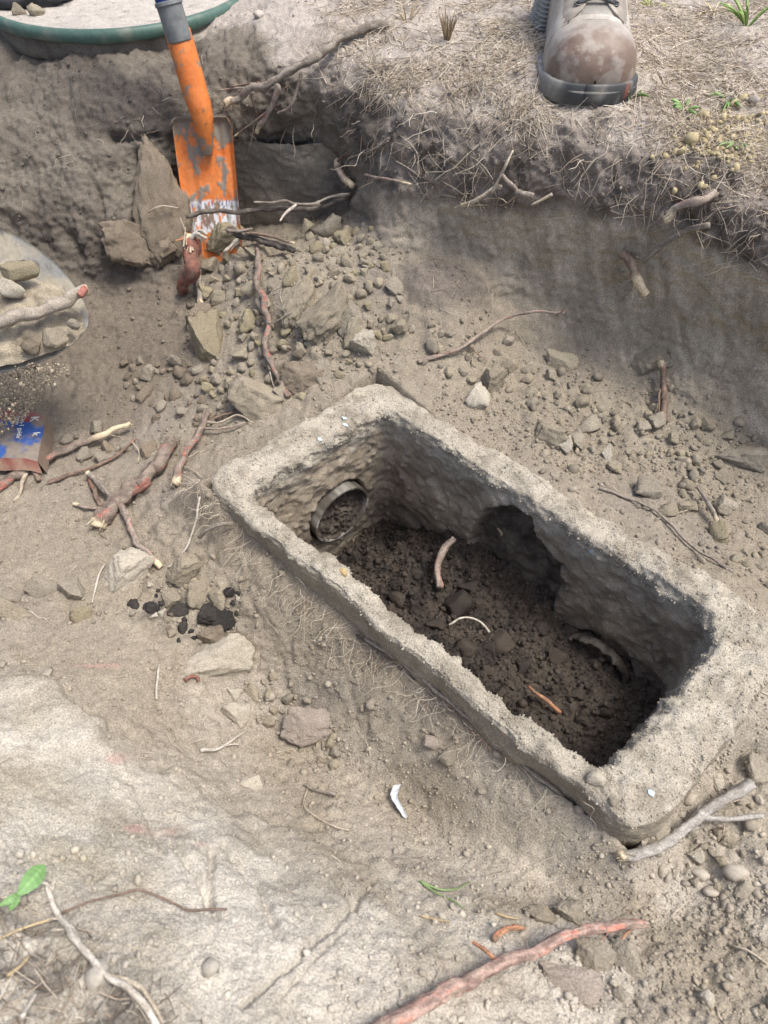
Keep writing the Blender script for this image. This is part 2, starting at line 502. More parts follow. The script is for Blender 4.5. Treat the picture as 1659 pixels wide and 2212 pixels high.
col = mix(col, np.array([.47, .44, .375]), front_light * (.25 + .5 * sstep(1750, 2000, fy)))  # pale dry sand, with the brighter foreground light painted into its colour
humus = sstep(-40, 120, wy - np.interp(wx, [-900, 0, 250, 420, 600], [1880, 1890, 2040, 2180, 2500])) * (1 - sstep(360, 520, wx))
col = mix(col, np.array([.15, .135, .115]), humus * sstep(-.45, .25, fbm(P0, 30, 4, seed=77)))
# pinkish scrapes of red clay
for rx, ry, rw, rh in ((255, 1645, 38, 12), (295, 1795, 36, 12), (365, 1800, 40, 9), (430, 1840, 14, 8), (215, 1435, 60, 6)):
    m = np.exp(-(((fx - rx) / rw) ** 2 + ((fy - ry) / rh) ** 2)) * (0.5 + 0.9 * fbm(P0, 60, 3, seed=rx))
    col = mix(col, np.array([.45, .25, .205]), np.clip(m * 1.2 - .15, 0, .5))
# charred dark soil beside the box
m = np.exp(-(((fx - 400) / 95) ** 2 + ((fy - 1330) / 40) ** 2)) + .8 * np.exp(-(((fx - 350) / 60) ** 2 + ((fy - 1310) / 25) ** 2))
col = mix(col, np.array([.075, .07, .062]), np.clip(m * (0.35 + 1.5 * fbm(P0, 35, 4, seed=80)), 0, .9))
# dark moist heap by the cut wall
m = np.exp(-(((fx - 960) / 95) ** 2 + ((fy - 620) / 50) ** 2))
z_dark = np.clip(m * 1.6, 0, 1)
col = mix(col, np.array([.165, .14, .12]), z_dark * .85)

# relief
w1, id1 = worley(P0 + .006 * np.column_stack([wn1, wn2, wn1]), 38, 2.0)
w2, id2 = worley(P0, 95, 9.0)
w3, id3 = worley(P0, 210, 4.0)
f1 = fbm(P0, 7, 4, seed=91); f2 = fbm(P0, 28, 4, seed=92); f3 = fbm(P0, 110, 3, seed=93)
cl1 = np.clip(.62 - w1, -.2, .6) * (.4 + .9 * _off[id1][:, 0]); cl2 = np.clip(.6 - w2, -.2, .6) * (.3 + _off[id2][:, 1]); cl3 = np.clip(.6 - w3, -.1, .6) * (.3 + _off[id3][:, 1])
rough_zone = sstep(-.25, .3, fbm(P0, 6, 3, seed=95))
dsp = .007 * f1 + .005 * f2 + .0022 * f3
dsp += crumb * (.014 * cl1 * rough_zone + .006 * cl2 * (.4 + .6 * rough_zone) + .0028 * cl3)
dsp += z_lwall * (.014 * f1 + .010 * f2 + .003 * f3 - .010 * crumb * cl1 * rough_zone)
dsp += z_top * right * (.012 * f1 + .009 * f2 + .002 * f3)
dsp += z_grade * (.004 * f2 + .003 * f3)
dsp = mix(dsp[:, None], (.010 * f1 + .002 * streak + .007 * f2 + .003 * f3 + .003 * cl2 + .006 * np.abs(fbm(np.column_stack([P0[:, 0], P0[:, 1], P0[:, 2] * 2.5]), 14, 3, seed=301)))[:, None], z_wall)[:, 0]
facet = fbm(P0, 13, 2, seed=99); fq = facet * 6; facet = (np.floor(fq) + sstep(.0, .35, fq - np.floor(fq))) / 6
dsp = mix(dsp[:, None], (.010 * f1 + .005 * facet + .0035 * f2 + .0018 * f3 + .0022 * cl3 + .003 * cl2 * rough_zone + .005 + .004 * facet)[:, None], z_ledge)[:, 0]
dsp += humus * (.008 * f2 + .006 * f3)
dsp += z_dark * .03 + .030 * np.exp(-(((fx - 690) / 130) ** 2 + ((fy - 620) / 110) ** 2)) + .018 * np.exp(-(((fx - 520) / 60) ** 2 + ((fy - 590) / 50) ** 2))
dsp += .020 * np.exp(-(((fx - 1480) / 90) ** 2 + ((fy - 840) / 60) ** 2))
# scrapes of the spade in the ledge
for poly, w, dpt in (([(520, 2180), (640, 2080), (760, 1960), (810, 1900)], 7, .006), ([(365, 1830), (420, 1900), (470, 1990)], 8, .007), ([(480, 1840), (560, 1930), (600, 2040)], 8, .006),
                     ([(455, 1850), (450, 1960)], 9, .008), ([(700, 1880), (850, 2060), (890, 2160)], 6, .004), ([(600, 2160), (750, 2000)], 5, .003), ([(280, 1690), (330, 1780), (350, 1850)], 8, .005),
                     ([(235, 288), (270, 300), (330, 296), (370, 330)], 9, -.0), ([(300, 330), (325, 430), (350, 520)], 9, .012), ([(120, 480), (180, 560)], 7, .006), ([(235, 290), (290, 300), (340, 292)], 8, .018),
                     ([(205, 400), (225, 480), (260, 520)], 6, .008)):
    d, _ = seg_dist(fx + 6 * f2, fy + 6 * f3, poly)
    dsp -= dpt * np.exp(-(d / w) ** 2)
# crisp edge of the cut clay
dsp += .007 * sstep(-6, 14, lsd) * (1 - sstep(14, 110, lsd)) * sstep(-.2, .2, fbm(P0, 12, 2, seed=37)) * (1 - sstep(600, 800, fx))
lum = col @ np.array([.3, .59, .11]); col = (lum[:, None] + (col - lum[:, None]) * .80) * np.array([1.02, 1.0, .985])
col *= (1 - .22 * np.clip(z_lwall + z_hole * .7, 0, 1) + .10 * sstep(1150, 1500, fy))[:, None]  # shade of left wall and hole, and lighter foreground, put into the colour
PT = P0 + N0 * dsp[:, None]

# ---- the concrete box: plan of its inner edge
TILT = 0.05
def on_rim(px, py, dz=0.0):
    r = rays(px, py); z = 0.0
    for _ in range(8):
        p = np.array([0, 0, CAM_H]) + r * ((z + dz - CAM_H) / r[2]); z = -TILT * (p[1] - .5)
    return p
BL, BF, BR, BN = [on_rim(*q)[:2] for q in ((526, 1058), (830, 880), (1576, 1350), (1304, 1676))]
def rim_z(y): return -TILT * (y - .5)
def in_quad(x, y, grow):
    """signed distance-like: positive inside the quad grown by `grow` on each side"""
    Qd = [BL, BF, BR, BN]; out = np.full(np.shape(x), 1e9)
    cen = (BL + BF + BR + BN) / 4
    for k in range(4):
        a, b = Qd[k], Qd[(k + 1) % 4]
        n = np.array([-(b - a)[1], (b - a)[0]]); n /= np.linalg.norm(n)
        if (cen - a) @ n < 0: n = -n
        g = grow[k]
        out = np.minimum(out, (x - a[0]) * n[0] + (y - a[1]) * n[1] + g)
    return out
T_LF, T_FR, T_RN, T_NL = .064, .046, .070, .030     # wall thickness: pipe end, back, near end, front
ins = in_quad(PT[:, 0], PT[:, 1], [T_LF, T_FR, T_RN, T_NL])
dist = np.clip(-ins, 0, 1)
backside = sstep(-.02, .06, (PT[:, :2] - (BL + BF + BR + BN) / 4) @ np.array([.67, .74]))
bn = fbm(PT, 12, 4, seed=7)
target = rim_z(PT[:, 1]) - .052 * (1 - backside) - .012 * backside + .016 * bn - dist * (.95 * (1 - backside) + .22 * backside) + .003 * f3
corner = np.exp(-((fx - 470) / 130) ** 2 - ((fy - 1080) / 110) ** 2); target += corner * (.045 + .014 * bn)
lim = sstep(.13, .02, dist) * (ins > -.14)
PT[:, 2] = np.where((target > PT[:, 2]) & (lim > 0), PT[:, 2] * (1 - lim) + target * lim, PT[:, 2])
push = sstep(.004, .014, ins)
PT[:, 2] = np.where(push > 0, PT[:, 2] * (1 - push) + np.minimum(PT[:, 2], -.36) * push, PT[:, 2])

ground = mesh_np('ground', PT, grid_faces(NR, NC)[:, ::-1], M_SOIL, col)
og = bpy.data.objects.new('ground', ground); COL.objects.link(og); tag(og, kind='structure')

# the country beyond the pit
far_o = obj('far_ground', [(-60, 2.2, .3), (60, 2.2, .3), (60, 60, .3), (-60, 60, .3), (-60, -60, .2), (-1.15, -60, .2), (-1.15, 2.2, .2), (-60, 2.2, .2),
                           (1.7, -60, .2), (60, -60, .2), (60, 2.2, .2), (1.7, 2.2, .2), (-1.15, -60, -.02), (1.7, -60, -.02), (1.7, .06, -.04), (-1.15, .06, -.04)],
            [(0, 1, 2, 3), (4, 5, 6, 7), (8, 9, 10, 11), (12, 13, 14, 15)], M_SOIL, vcol=np.tile(C_GREY, (16, 1)))
tag(far_o, kind='structure')

PG = PT.reshape(NR, NC, 3); NG = grid_normals(PT).reshape(NR, NC, 3)
if np.mean(np.sum(NG.reshape(-1, 3) * view, 1)) < 0: NG = -NG
CG = col.reshape(NR, NC, 3)
NS = NG.copy()
for _ in range(6):     # smoothed normals for placing things
    NS[1:-1, 1:-1] = (NS[1:-1, 1:-1] * 2 + NS[:-2, 1:-1] + NS[2:, 1:-1] + NS[1:-1, :-2] + NS[1:-1, 2:]) / 6
NS /= np.linalg.norm(NS, axis=2)[:, :, None]
def on_ground(px, py):
    px = np.atleast_1d(np.asarray(px, float)); py = np.atleast_1d(np.asarray(py, float))
    j = np.interp(px, gx, np.arange(NC)); i = np.interp(py, gy, np.arange(NR))
    j0 = np.clip(j.astype(int), 0, NC - 2); i0 = np.clip(i.astype(int), 0, NR - 2)
    a = (j - j0)[:, None]; b = (i - i0)[:, None]
    def L(G): return G[i0, j0] * (1 - a) * (1 - b) + G[i0, j0 + 1] * a * (1 - b) + G[i0 + 1, j0] * (1 - a) * b + G[i0 + 1, j0 + 1] * a * b
    return L(PG), L(NS), L(CG)
def depth_of(P): return P[..., 1] * CP - (P[..., 2] - CAM_H) * SP
def scale_at(P): return depth_of(P) / FPX        # metres in one pixel
def to_px(P):
    P = np.asarray(P); d = depth_of(P)
    v = (P[..., 1] * SP + (P[..., 2] - CAM_H) * CP) / d
    return PW / 2 + P[..., 0] / d * FPX, PH / 2 - v * FPX

# ================================================================== the concrete distribution box
QD = [BL, BF, BR, BN]; TT = [T_LF, T_FR, T_RN, T_NL]
BCEN = (BL + BF + BR + BN) / 4
def side_n(k):
    a, b = QD[k], QD[(k + 1) % 4]
    n = np.array([-(b - a)[1], (b - a)[0]]); n /= np.linalg.norm(n)
    return -n if (BCEN - a) @ n > 0 else n       # outward
SN = [side_n(k) for k in range(4)]
def ring(offs, rad, ns=150, nc=24):
    """rounded quad, each side moved outward by offs[k]"""
    cor = []
    for k in range(4):
        k0 = (k - 1) % 4      # corner k lies between side k-1 and side k
        Amat = np.array([SN[k0], SN[k]])
        rhs = np.array([SN[k0] @ QD[k] + offs[k0], SN[k] @ QD[k] + offs[k]])
        cor.append(np.linalg.solve(Amat, rhs))
    pts = []
    for k in range(4):
        c = cor[k]; dn = cor[(k + 1) % 4] - c; dp = cor[k - 1] - c
        dn = dn / np.linalg.norm(dn); dp = dp / np.linalg.norm(dp)
        a = c + dp * rad; b = c + dn * rad
        t = np.linspace(0, 1, nc, endpoint=False)[:, None]
        pts.append((1 - t) ** 2 * a + 2 * t * (1 - t) * c + t ** 2 * b)
        e = cor[(k + 1) % 4] - dn * rad
        n = ns if k % 2 else ns // 2
        t = np.linspace(0, 1, n, endpoint=False)[:, None]
        pts.append(b * (1 - t) + e * t)
    return np.vstack(pts)
prof = np.array([(1.15, -.36), (1.02, -.12), (1.0, -.05), (1.0, -.018), (.965, -.006), (.89, .000), (.7, .002), (.5, .003), (.25, .001), (.09, -.001), (.015, -.009), (0, -.022), (-.01, -.06), (-.05, -.15), (-.10, -.24), (-.12, -.30)])
seglen = np.hypot(np.diff(prof[:, 0]) * .055, np.diff(prof[:, 1])); cum = np.concatenate([[0], np.cumsum(seglen)])
key = np.concatenate([np.linspace(0, cum[2], 26, endpoint=False), np.linspace(cum[2], cum[11], 62, endpoint=False), np.linspace(cum[11], cum[-1], 110)])
pf = np.interp(key, cum, prof[:, 0]); pz = np.interp(key, cum, prof[:, 1])
rings = []
for f, z in zip(pf, pz):
    r2 = ring([f * t for t in TT], .028 + .022 * max(f, 0))
    rings.append(np.column_stack([r2, z + rim_z(r2[:, 1])]))
RB = np.array(rings); nb, mb = RB.shape[:2]
def wrap_normals(G):
    du = np.roll(G, -1, 1) - np.roll(G, 1, 1); dv = np.gradient(G, axis=0)
    n = np.cross(du, dv); n /= np.linalg.norm(n, axis=2)[:, :, None] + 1e-12
    return n
nbm = wrap_normals(RB)
mid = nb // 3
if nbm[np.argmin(np.abs(pf - .5)), 0, 2] < 0: nbm = -nbm
lat = RB.reshape(-1, 3)
lw_ = np.column_stack([fbm(lat * np.array([1, 1, .3]), 11, 3, seed=201), fbm(lat * np.array([1, 1, .3]), 11, 3, seed=211), fbm(lat * np.array([1, 1, .2]), 9, 3, seed=221)])
keepz = sstep(-.30, -.08, np.repeat(pz, mb))
lat = lat + lw_ * np.array([.010, .010, .011]) * keepz[:, None]
RB = lat.reshape(nb, mb, 3)
VB = RB.reshape(-1, 3); NB = nbm.reshape(-1, 3)
FB = np.repeat(pf, mb); ZB = np.repeat(pz, mb)
inner = sstep(-.015, -.045, ZB) * (FB < .06)
outerw = (FB > .97) * 1.0
topm = 1 - np.clip(inner + outerw, 0, 1)
bw, bid = worley(VB, 75, 3.3); bw2, bid2 = worley(VB, 200, 6.1)
peb = np.clip(.5 - bw, 0, .5) * (_off[bid][:, 2] > .45)
d = .0055 * fbm(VB, 16, 3, seed=1.1) + .003 * fbm(VB, 60, 3, seed=2.2) + .0016 * fbm(VB, 220, 2, seed=2.9)
bw3, bid3 = worley(VB, 48, 1.3); lump = np.clip(.5 - bw3, 0, .5) * (_off[bid3][:, 1] > .55)
d += topm * (.002 * np.clip(.6 - bw2, 0, .6) + .006 * fbm(VB, 35, 3, seed=8.8) + .012 * lump) + inner * (.010 * peb * (_off[bid][:, 0] > .4) + .006 * fbm(VB, 30, 4, seed=18.8))
VB2 = VB + NB * d[:, None]
# crumbled inner edge: the sand hangs over in scallops
edge = np.exp(-((ZB + .015) / .012) ** 2) * (FB < .3)
VB2 += NB * (edge * .010 * fbm(VB, 50, 4, seed=5.5))[:, None]
# openings of the walls
def poly_mask(px, py, poly, soft):
    inside = np.zeros(len(px), bool); n = len(poly)
    for k in range(n):
        x0, y0 = poly[k]; x1, y1 = poly[(k + 1) % n]
        c = ((y0 > py) != (y1 > py)) & (px < (x1 - x0) * (py - y0) / (y1 - y0 + 1e-9) + x0)
        inside ^= c
    dd, _ = seg_dist(px, py, poly + [poly[0]])
    return sstep(-soft, soft, np.where(inside, dd, -dd))
bx, by = to_px(VB)
back_in = (FB < .02) & (ZB < -.03) & (NB[:, :2] @ (-SN[1]) > .8)
hole_poly = [(1032, 1130), (1062, 1100), (1112, 1103), (1150, 1150), (1180, 1190), (1212, 1225), (1214, 1265), (1190, 1320), (1100, 1330), (1040, 1260), (1015, 1190)]
mh = poly_mask(bx + 26 * fbm(VB, 45, 4), by + 26 * fbm(VB, 45, 4, seed=4), hole_poly, 9) * back_in
VB2[:, :2] += SN[1] * (mh * (.008 + .020 * sstep(-90, 60, (bx - 1110) * .8 - (by - 1190) * .6) + .010 * fbm(VB, 45, 4, seed=6)))[:, None]
def on_wall(px, py, k, off=0.0):
    r = rays(px, py); o = np.array([0, 0, CAM_H]); n = SN[k]
    t = (n @ QD[k] + off - n @ o[:2]) / (n @ r[:2]); return o + r * t
pc = on_wall(733, 1106, 0, -.006); PR = .056
wv0 = np.array([BF[0] - BL[0], BF[1] - BL[1], 0]); wv0 /= np.linalg.norm(wv0)
end_in = (FB < .02) & (ZB < -.03) & (NB[:, :2] @ (-SN[0]) > .7)
dp = np.hypot((VB - pc) @ wv0, VB[:, 2] - pc[2])
mp = (1 - sstep(PR + .0, PR + .006, dp)) * end_in
VB2[:, :2] += SN[0] * (mp * .05)[:, None]
kc = on_wall(1292, 1425, 1, -.012); KR = .05
wv1 = np.array([BR[0] - BF[0], BR[1] - BF[1], 0]); wv1 /= np.linalg.norm(wv1)
dk = np.hypot((VB - kc) @ wv1, VB[:, 2] - kc[2])
mk = (1 - sstep(KR - .004, KR + .002, dk)) * back_in
VB2[:, :2] += SN[1] * (mk * .010)[:, None]
# cracks
for poly, w, dpt, msk in (([(868, 1100), (905, 1140), (950, 1180), (985, 1200)], 5, .014, back_in), ([(1050, 1040), (1033, 1070)], 3, .006, back_in), ([(880, 960), (960, 1080)], 7, .006, back_in), ([(1228, 1400), (1300, 1480), (1345, 1510)], 4, .006, back_in)):
    dd, _ = seg_dist(bx, by, poly)
    VB2[:, :2] += SN[1] * (dpt * np.exp(-(dd / w) ** 2) * msk)[:, None]
cb = mix(np.tile(C_RIM, (len(VB), 1)), np.array([.33, .295, .235]), sstep(-.2, .4, fbm(VB, 20, 4, seed=14)))
cb = mix(cb, np.array([.47, .43, .36]), sstep(.05, .45, fbm(VB, 45, 3, seed=15)) * topm)
cb = mix(cb, np.array([.25, .22, .175]), sstep(.1, .45, fbm(VB, 28, 4, seed=115)) * topm * .7)
cin = mix(np.tile(np.array([.40, .34, .26]), (len(VB), 1)), np.array([.27, .225, .17]), sstep(-.25, .3, fbm(VB, 22, 4, seed=16)))
cin = mix(cin, np.array([.30, .275, .235]), np.clip(peb * 2.2, 0, 1))
cin = mix(cin, np.array([.16, .135, .11]), sstep(-.12, -.23, ZB) * .7)        # darker towards the bottom of the walls
cb = mix(cb, cin, inner * sstep(-.3, .2, fbm(VB, 30, 3, seed=17) + (-.045 - ZB) * 14))
cb = mix(cb, np.array([.25, .215, .16]), outerw * .6)
cb = mix(cb, mix(np.tile(np.array([.15, .125, .10]), (len(VB), 1)), np.array([.065, .054, .045]), sstep(-.2, .3, fbm(VB, 40, 4, seed=19))), np.clip(mh + mp, 0, 1) * .95)
box_root = empty('distribution_box', (BCEN[0], BCEN[1], -.3))
tag(box_root, 'open rectangular concrete box crusted with sand, sunk in the pit', 'concrete box')
obj('shell', VB2, grid_faces(nb, mb, True), M_SAND, box_root, vcol=cb, quads=True)
# flecks of blue paint on the shell
for i, (qx, qy) in enumerate(((745, 917), (742, 905), (737, 880), (1092, 1062), (1275, 1190), (1405, 1712), (1075, 1590), (690, 950))):
    k = np.argmin((to_px(VB2)[0] - qx) ** 2 + (to_px(VB2)[1] - qy) ** 2 + 1e5 * (NB[:, 2] < -.1))
    c = VB2[k] + NB[k] * .0012; n = NB[k]
    e1 = np.cross(n, [0.3, .8, .2]); e1 /= np.linalg.norm(e1); e2 = np.cross(n, e1)
    m7 = 9; an = np.linspace(0, 2 * np.pi, m7, endpoint=False); rr = .0028 * (0.6 + .7 * rng.random(m7))
    V = [c + n * .0008] + [c + e1 * rr[j] * math.cos(an[j]) * 1.5 + e2 * rr[j] * math.sin(an[j]) for j in range(m7)]
    obj('paint_fleck', V, [(0, 1 + j, 1 + (j + 1) % m7) for j in range(m7)], M_PAINT, box_root, vcol=np.tile([.45, .58, .66], (m7 + 1, 1)))

# outlet pipe in the end wall
def arc_ring(c, e1, e2, ax, r_in, r_out, length, a0=0, a1=2 * np.pi, n=72, jag=0.0, seed=0.0):
    full = abs(a1 - a0 - 2 * np.pi) < 1e-6
    an = np.linspace(a0, a1, n, endpoint=not full)
    V = []
    j = jag * pn(np.column_stack([np.cos(an) * 6 + seed, np.sin(an) * 6, np.zeros(n)]))
    for r, off in ((r_out, 0), (r_out, 1), (r_in, 1), (r_in, 0)):
        V.append(c + np.outer(np.cos(an) * r, e1) + np.outer(np.sin(an) * r, e2) + np.outer((length + j) * off, ax))
    V = np.array(V); F = []
    for q in range(4):
        for i in range(n if full else n - 1):
            a, b = q * n + i, q * n + (i + 1) % n; q2 = (q + 1) % 4
            F.append((a, b, q2 * n + (i + 1) % n, q2 * n + i))
    if not full:
        F += [(0, n, 2 * n, 3 * n), (n - 1, 4 * n - 1, 3 * n - 1, 2 * n - 1)]
    return V.reshape(-1, 3), F
ez = np.array([0, 0, 1.0]); inw0 = np.array([-SN[0][0], -SN[0][1], 0]); inw1 = np.array([-SN[1][0], -SN[1][1], 0])
pipe = empty('outlet_pipe', pc - inw0 * .06)
tag(pipe, 'short round pipe end in the far end wall of the concrete box', 'pipe')
V, F = arc_ring(pc - inw0 * .06, wv0, ez, inw0, PR - .0035, PR, .069, n=200, jag=.001)
ax_ = (V - (pc - inw0 * .06)) @ inw0
cv = mix(np.tile(np.array([.10, .09, .075]), (len(V), 1)), np.array([.46, .45, .41]), sstep(.066, .069, ax_) * sstep(-.05, .35, fbm(V, 28, 3, seed=3)))
obj('pipe_wall', V, F, mat_vcol('pipe_plastic', rough=0.35, spec=0.5, bump=.15), pipe, vcol=cv, smooth=False)
# soil plug inside the pipe
rr = np.linspace(0, 1, 26); an = np.linspace(0, 2 * np.pi, 64, endpoint=False)
Vp = np.array([pc + wv0 * (r * (PR - .004) * math.cos(a)) + ez * (r * (PR - .004) * math.sin(a)) - inw0 * (.006 + .014 * r * math.sin(a)) for r in rr for a in an])
w_, i_ = worley(Vp, 130, 1.0)
Vp += inw0 * (.014 * np.clip(.6 - w_, 0, .6) + .006 * fbm(Vp, 60, 3))[:, None]
obj('soil_plug', Vp, grid_faces(len(rr), len(an), True), M_BOXSOIL, pipe, vcol=mix(np.tile(C_BLACK * 1.0, (len(Vp), 1)), np.array([.13, .11, .09]), sstep(0, .4, fbm(Vp, 70, 3, seed=9))), quads=True)
# broken rim of the plugged opening in the back wall
V, F = arc_ring(kc + inw1 * .004, wv1, ez, inw1, KR, KR + .005, .012, math.radians(12), math.radians(152), n=60, jag=.006, seed=3.0)
V += fbm(V, 90, 2, seed=2)[:, None] * .0015
lo = obj('broken_pipe_rim', V, F, M_BARK, None, kc, vcol=mix(np.tile([.17, .15, .12], (len(V), 1)), np.array([.07, .06, .055]), sstep(0, .3, fbm(V, 70, 2))))
tag(lo, 'thin broken curved rim of a plugged opening low in the box back wall', 'pipe rim')

# dark soil filling the bottom of the box
nu, nv = 170, 360
U, W = np.meshgrid(np.linspace(-.05, 1.05, nu), np.linspace(-.03, 1.03, nv))
U, W = U.ravel()[:, None], W.ravel()[:, None]
XY = (BL * (1 - U) + BF * U) * (1 - W) + (BN * (1 - U) + BR * U) * W
Vs = np.column_stack([XY, np.full(len(XY), -.205) + rim_z(XY[:, 1])])
U, W = U[:, 0], W[:, 0]
Vs[:, 2] += .012 * np.exp(-((U - .15) / .3) ** 2) - .070 * (1 - sstep(0, .34, W)) - .006 * W + .035 * np.exp(-((U - 1) / .18) ** 2 - ((W - .35) / .15) ** 2)
w_, i_ = worley(Vs, 42, 5.0); w2_, i2_ = worley(Vs, 110, 2.0); w3_, _i = worley(Vs, 230, 2.5)
Vs[:, 2] += .034 * np.clip(.65 - w_, 0, .65) * _off[i_][:, 0] + .013 * np.clip(.6 - w2_, 0, .6) + .005 * np.clip(.6 - w3_, 0, .6) + .012 * fbm(Vs, 18, 4) + .004 * fbm(Vs, 120, 2)
cs = mix(np.tile(np.array([.058, .046, .037]), (len(Vs), 1)), np.array([.022, .019, .017]), sstep(-.25, .3, fbm(Vs, 24, 4, seed=3) + .25 * (.5 - U)))
cs = mix(cs, np.array([.095, .077, .060]), sstep(.4, 1.0, W * .8 + .25 * U + .3 * fbm(Vs, 20, 3, seed=8)) * .8)
so = obj('box_soil', Vs, grid_faces(nv, nu), M_BOXSOIL, None, (BCEN[0], BCEN[1], -.22), vcol=cs, quads=True)
tag(so, 'dark crumbly sludge and soil covering the floor of the concrete box', 'soil', kind='stuff')
SG = Vs
def on_boxsoil(px, py):
    qx, qy = to_px(SG); k = np.argmin((qx - px) ** 2 + (qy - py) ** 2); return SG[k].copy()

# ================================================================== green riser of the tank, top left
RC = np.array([-.515, 1.662]); RRAD = .258; RZ = .292
riser = empty('tank_riser', (RC[0], RC[1], .2))
tag(riser, 'round sand-covered tank lid with a green rim at the pit edge', 'tank lid')
def lathe(profile, c, n=160, jit=0.0, seed=0.0):
    an = np.linspace(0, 2 * np.pi, n, endpoint=False); V = []
    for r, z in profile:
        V.append(np.column_stack([c[0] + r * np.cos(an), c[1] + r * np.sin(an), np.full(n, z)]))
    V = np.vstack(V)
    return V, grid_faces(len(profile), n, True)
V, F = lathe([(RRAD - .012, RZ + .001), (RRAD - .006, RZ + .006), (RRAD + .001, RZ + .005), (RRAD + .004, RZ - .002), (RRAD + .004, RZ - .012), (RRAD + .001, RZ - .0145), (RRAD - .01, RZ - .015)], RC)
V[:, 2] += np.where(V[:, 2] < RZ - .01, .004 * np.clip(fbm(V, 30, 3, seed=2), -.2, 1), 0)
cg = mix(np.tile(np.array([.075, .14, .115]), (len(V), 1)), np.array([.22, .22, .18]), sstep(.05, .4, fbm(V, 40, 4)) * .7)
obj('rim_band', V, F, M_PAINT, riser, vcol=cg, quads=True)
V, F = lathe([(RRAD - .004, RZ - .012), (RRAD - .004, RZ - .03), (RRAD - .002, RZ - .046), (RRAD - .008, RZ - .049), (RRAD - .03, RZ - .05)], RC)
V += .003 * fbm(V, 30, 3, seed=4)[:, None]
obj('riser_wall', V, F, M_SOIL, riser, vcol=mix(np.tile([.20, .18, .15], (len(V), 1)), np.array([.12, .105, .09]), sstep(-.2, .3, fbm(V, 30, 3))), quads=True)
V, F = lathe([(RRAD - .022, RZ - .05), (RRAD - .022, RZ - .12)], RC)
obj('gap_shade', V, F, mat_plain('gap_shade_black', (.02, .021, .023), .5), riser, quads=True)  # black band standing in for the shade in the gap under the riser
rr = np.linspace(0, RRAD - .008, 70); an = np.linspace(0, 2 * np.pi, 220, endpoint=False)
V = np.array([(RC[0] + r * math.cos(a), RC[1] + r * math.sin(a), RZ) for r in rr for a in an])
V[:, 2] += .003 * fbm(V, 14, 3, seed=4) + .0016 * fbm(V, 90, 3) + .002 * np.clip(np.hypot(V[:, 0] - RC[0], V[:, 1] - RC[1]) / RRAD - .5, 0, 1)
cl = mix(np.tile(np.array([.50, .46, .41]), (len(V), 1)), np.array([.30, .27, .23]), sstep(.2, .5, fbm(V, 60, 4, seed=40)))
obj('sandy_lid', V, grid_faces(len(rr), len(an), True), M_SAND, riser, vcol=cl, quads=True)

# concrete side of the tank laid bare behind the spade
tw = empty('tank_wall', at_y(640, 480, 1.33))
tag(tw, 'dark bare concrete tank side behind the orange spade blade', 'tank wall')
nx, nz = 90, 110
Xa, Za = np.meshgrid(np.linspace(-.285, -.03, nx), np.linspace(.165, -.06, nz))
V = np.column_stack([Xa.ravel(), 1.288 + .06 * (Xa.ravel() + .16) * -1.2 - .05 * (Za.ravel() - .06), Za.ravel()])
V[:, 1] += .012 * fbm(V, 13, 4) + .002 * fbm(V, 90, 3); V[:, 2] += .012 * fbm(V, 22, 3, seed=5) * sstep(.10, .16, V[:, 2])
ct = mix(np.tile(np.array([.22, .197, .165]), (len(V), 1)), np.array([.29, .26, .21]), sstep(-.1, .5, fbm(V, 14, 4)))
stk = fbm(np.column_stack([V[:, 0] * 70, V[:, 1], V[:, 2] * 10]), 1, 3, seed=3)
ct = mix(ct, np.array([.42, .42, .38]), sstep(.42, .6, stk) * sstep(-.1, .2, fbm(V, 30, 2, seed=7)))
nfront = len(V); Vb = V + np.array([0, .05, 0])
obj('concrete_face', np.vstack([V, Vb]), np.vstack([grid_faces(nz, nx), grid_faces(nz, nx)[:, ::-1] + nfront]), M_SAND, tw, vcol=np.vstack([ct, ct]), quads=True)
# ================================================================== roots
BARK = {
    'grey':  dict(a=(.30, .265, .225), b=(.17, .145, .12), red=.0, redc=(.45, .16, .12)),
    'brown': dict(a=(.24, .175, .135), b=(.13, .095, .075), red=.12, redc=(.42, .17, .12)),
    'red':   dict(a=(.28, .225, .185), b=(.15, .12, .10), red=.24, redc=(.40, .14, .11)),
    'vred':  dict(a=(.24, .115, .085), b=(.14, .08, .065), red=.4, redc=(.30, .095, .07)),
    'pink':  dict(a=(.36, .30, .25), b=(.20, .16, .135), red=.24, redc=(.44, .22, .175)),
    'redbig': dict(a=(.42, .30, .25), b=(.22, .155, .13), red=.34, redc=(.50, .21, .155)),
    'greyl': dict(a=(.42, .40, .365), b=(.27, .25, .225), red=.0, redc=(.4, .2, .15)),
    'pink2': dict(a=(.34, .28, .235), b=(.20, .16, .135), red=.16, redc=(.46, .2, .15)),
    'dark':  dict(a=(.13, .11, .095), b=(.07, .06, .052), red=.0, redc=(.3, .1, .1)),
    'pale':  dict(a=(.50, .44, .35), b=(.34, .28, .21), red=.0, redc=(.4, .2, .15)),
    'white': dict(a=(.58, .54, .47), b=(.42, .38, .32), red=.0, redc=(.4, .2, .15)),
    'straw': dict(a=(.52, .42, .26), b=(.36, .28, .17), red=.0, redc=(.4, .2, .15)),
    'orange':dict(a=(.48, .25, .14), b=(.25, .15, .10), red=.3, redc=(.48, .17, .11)),
}
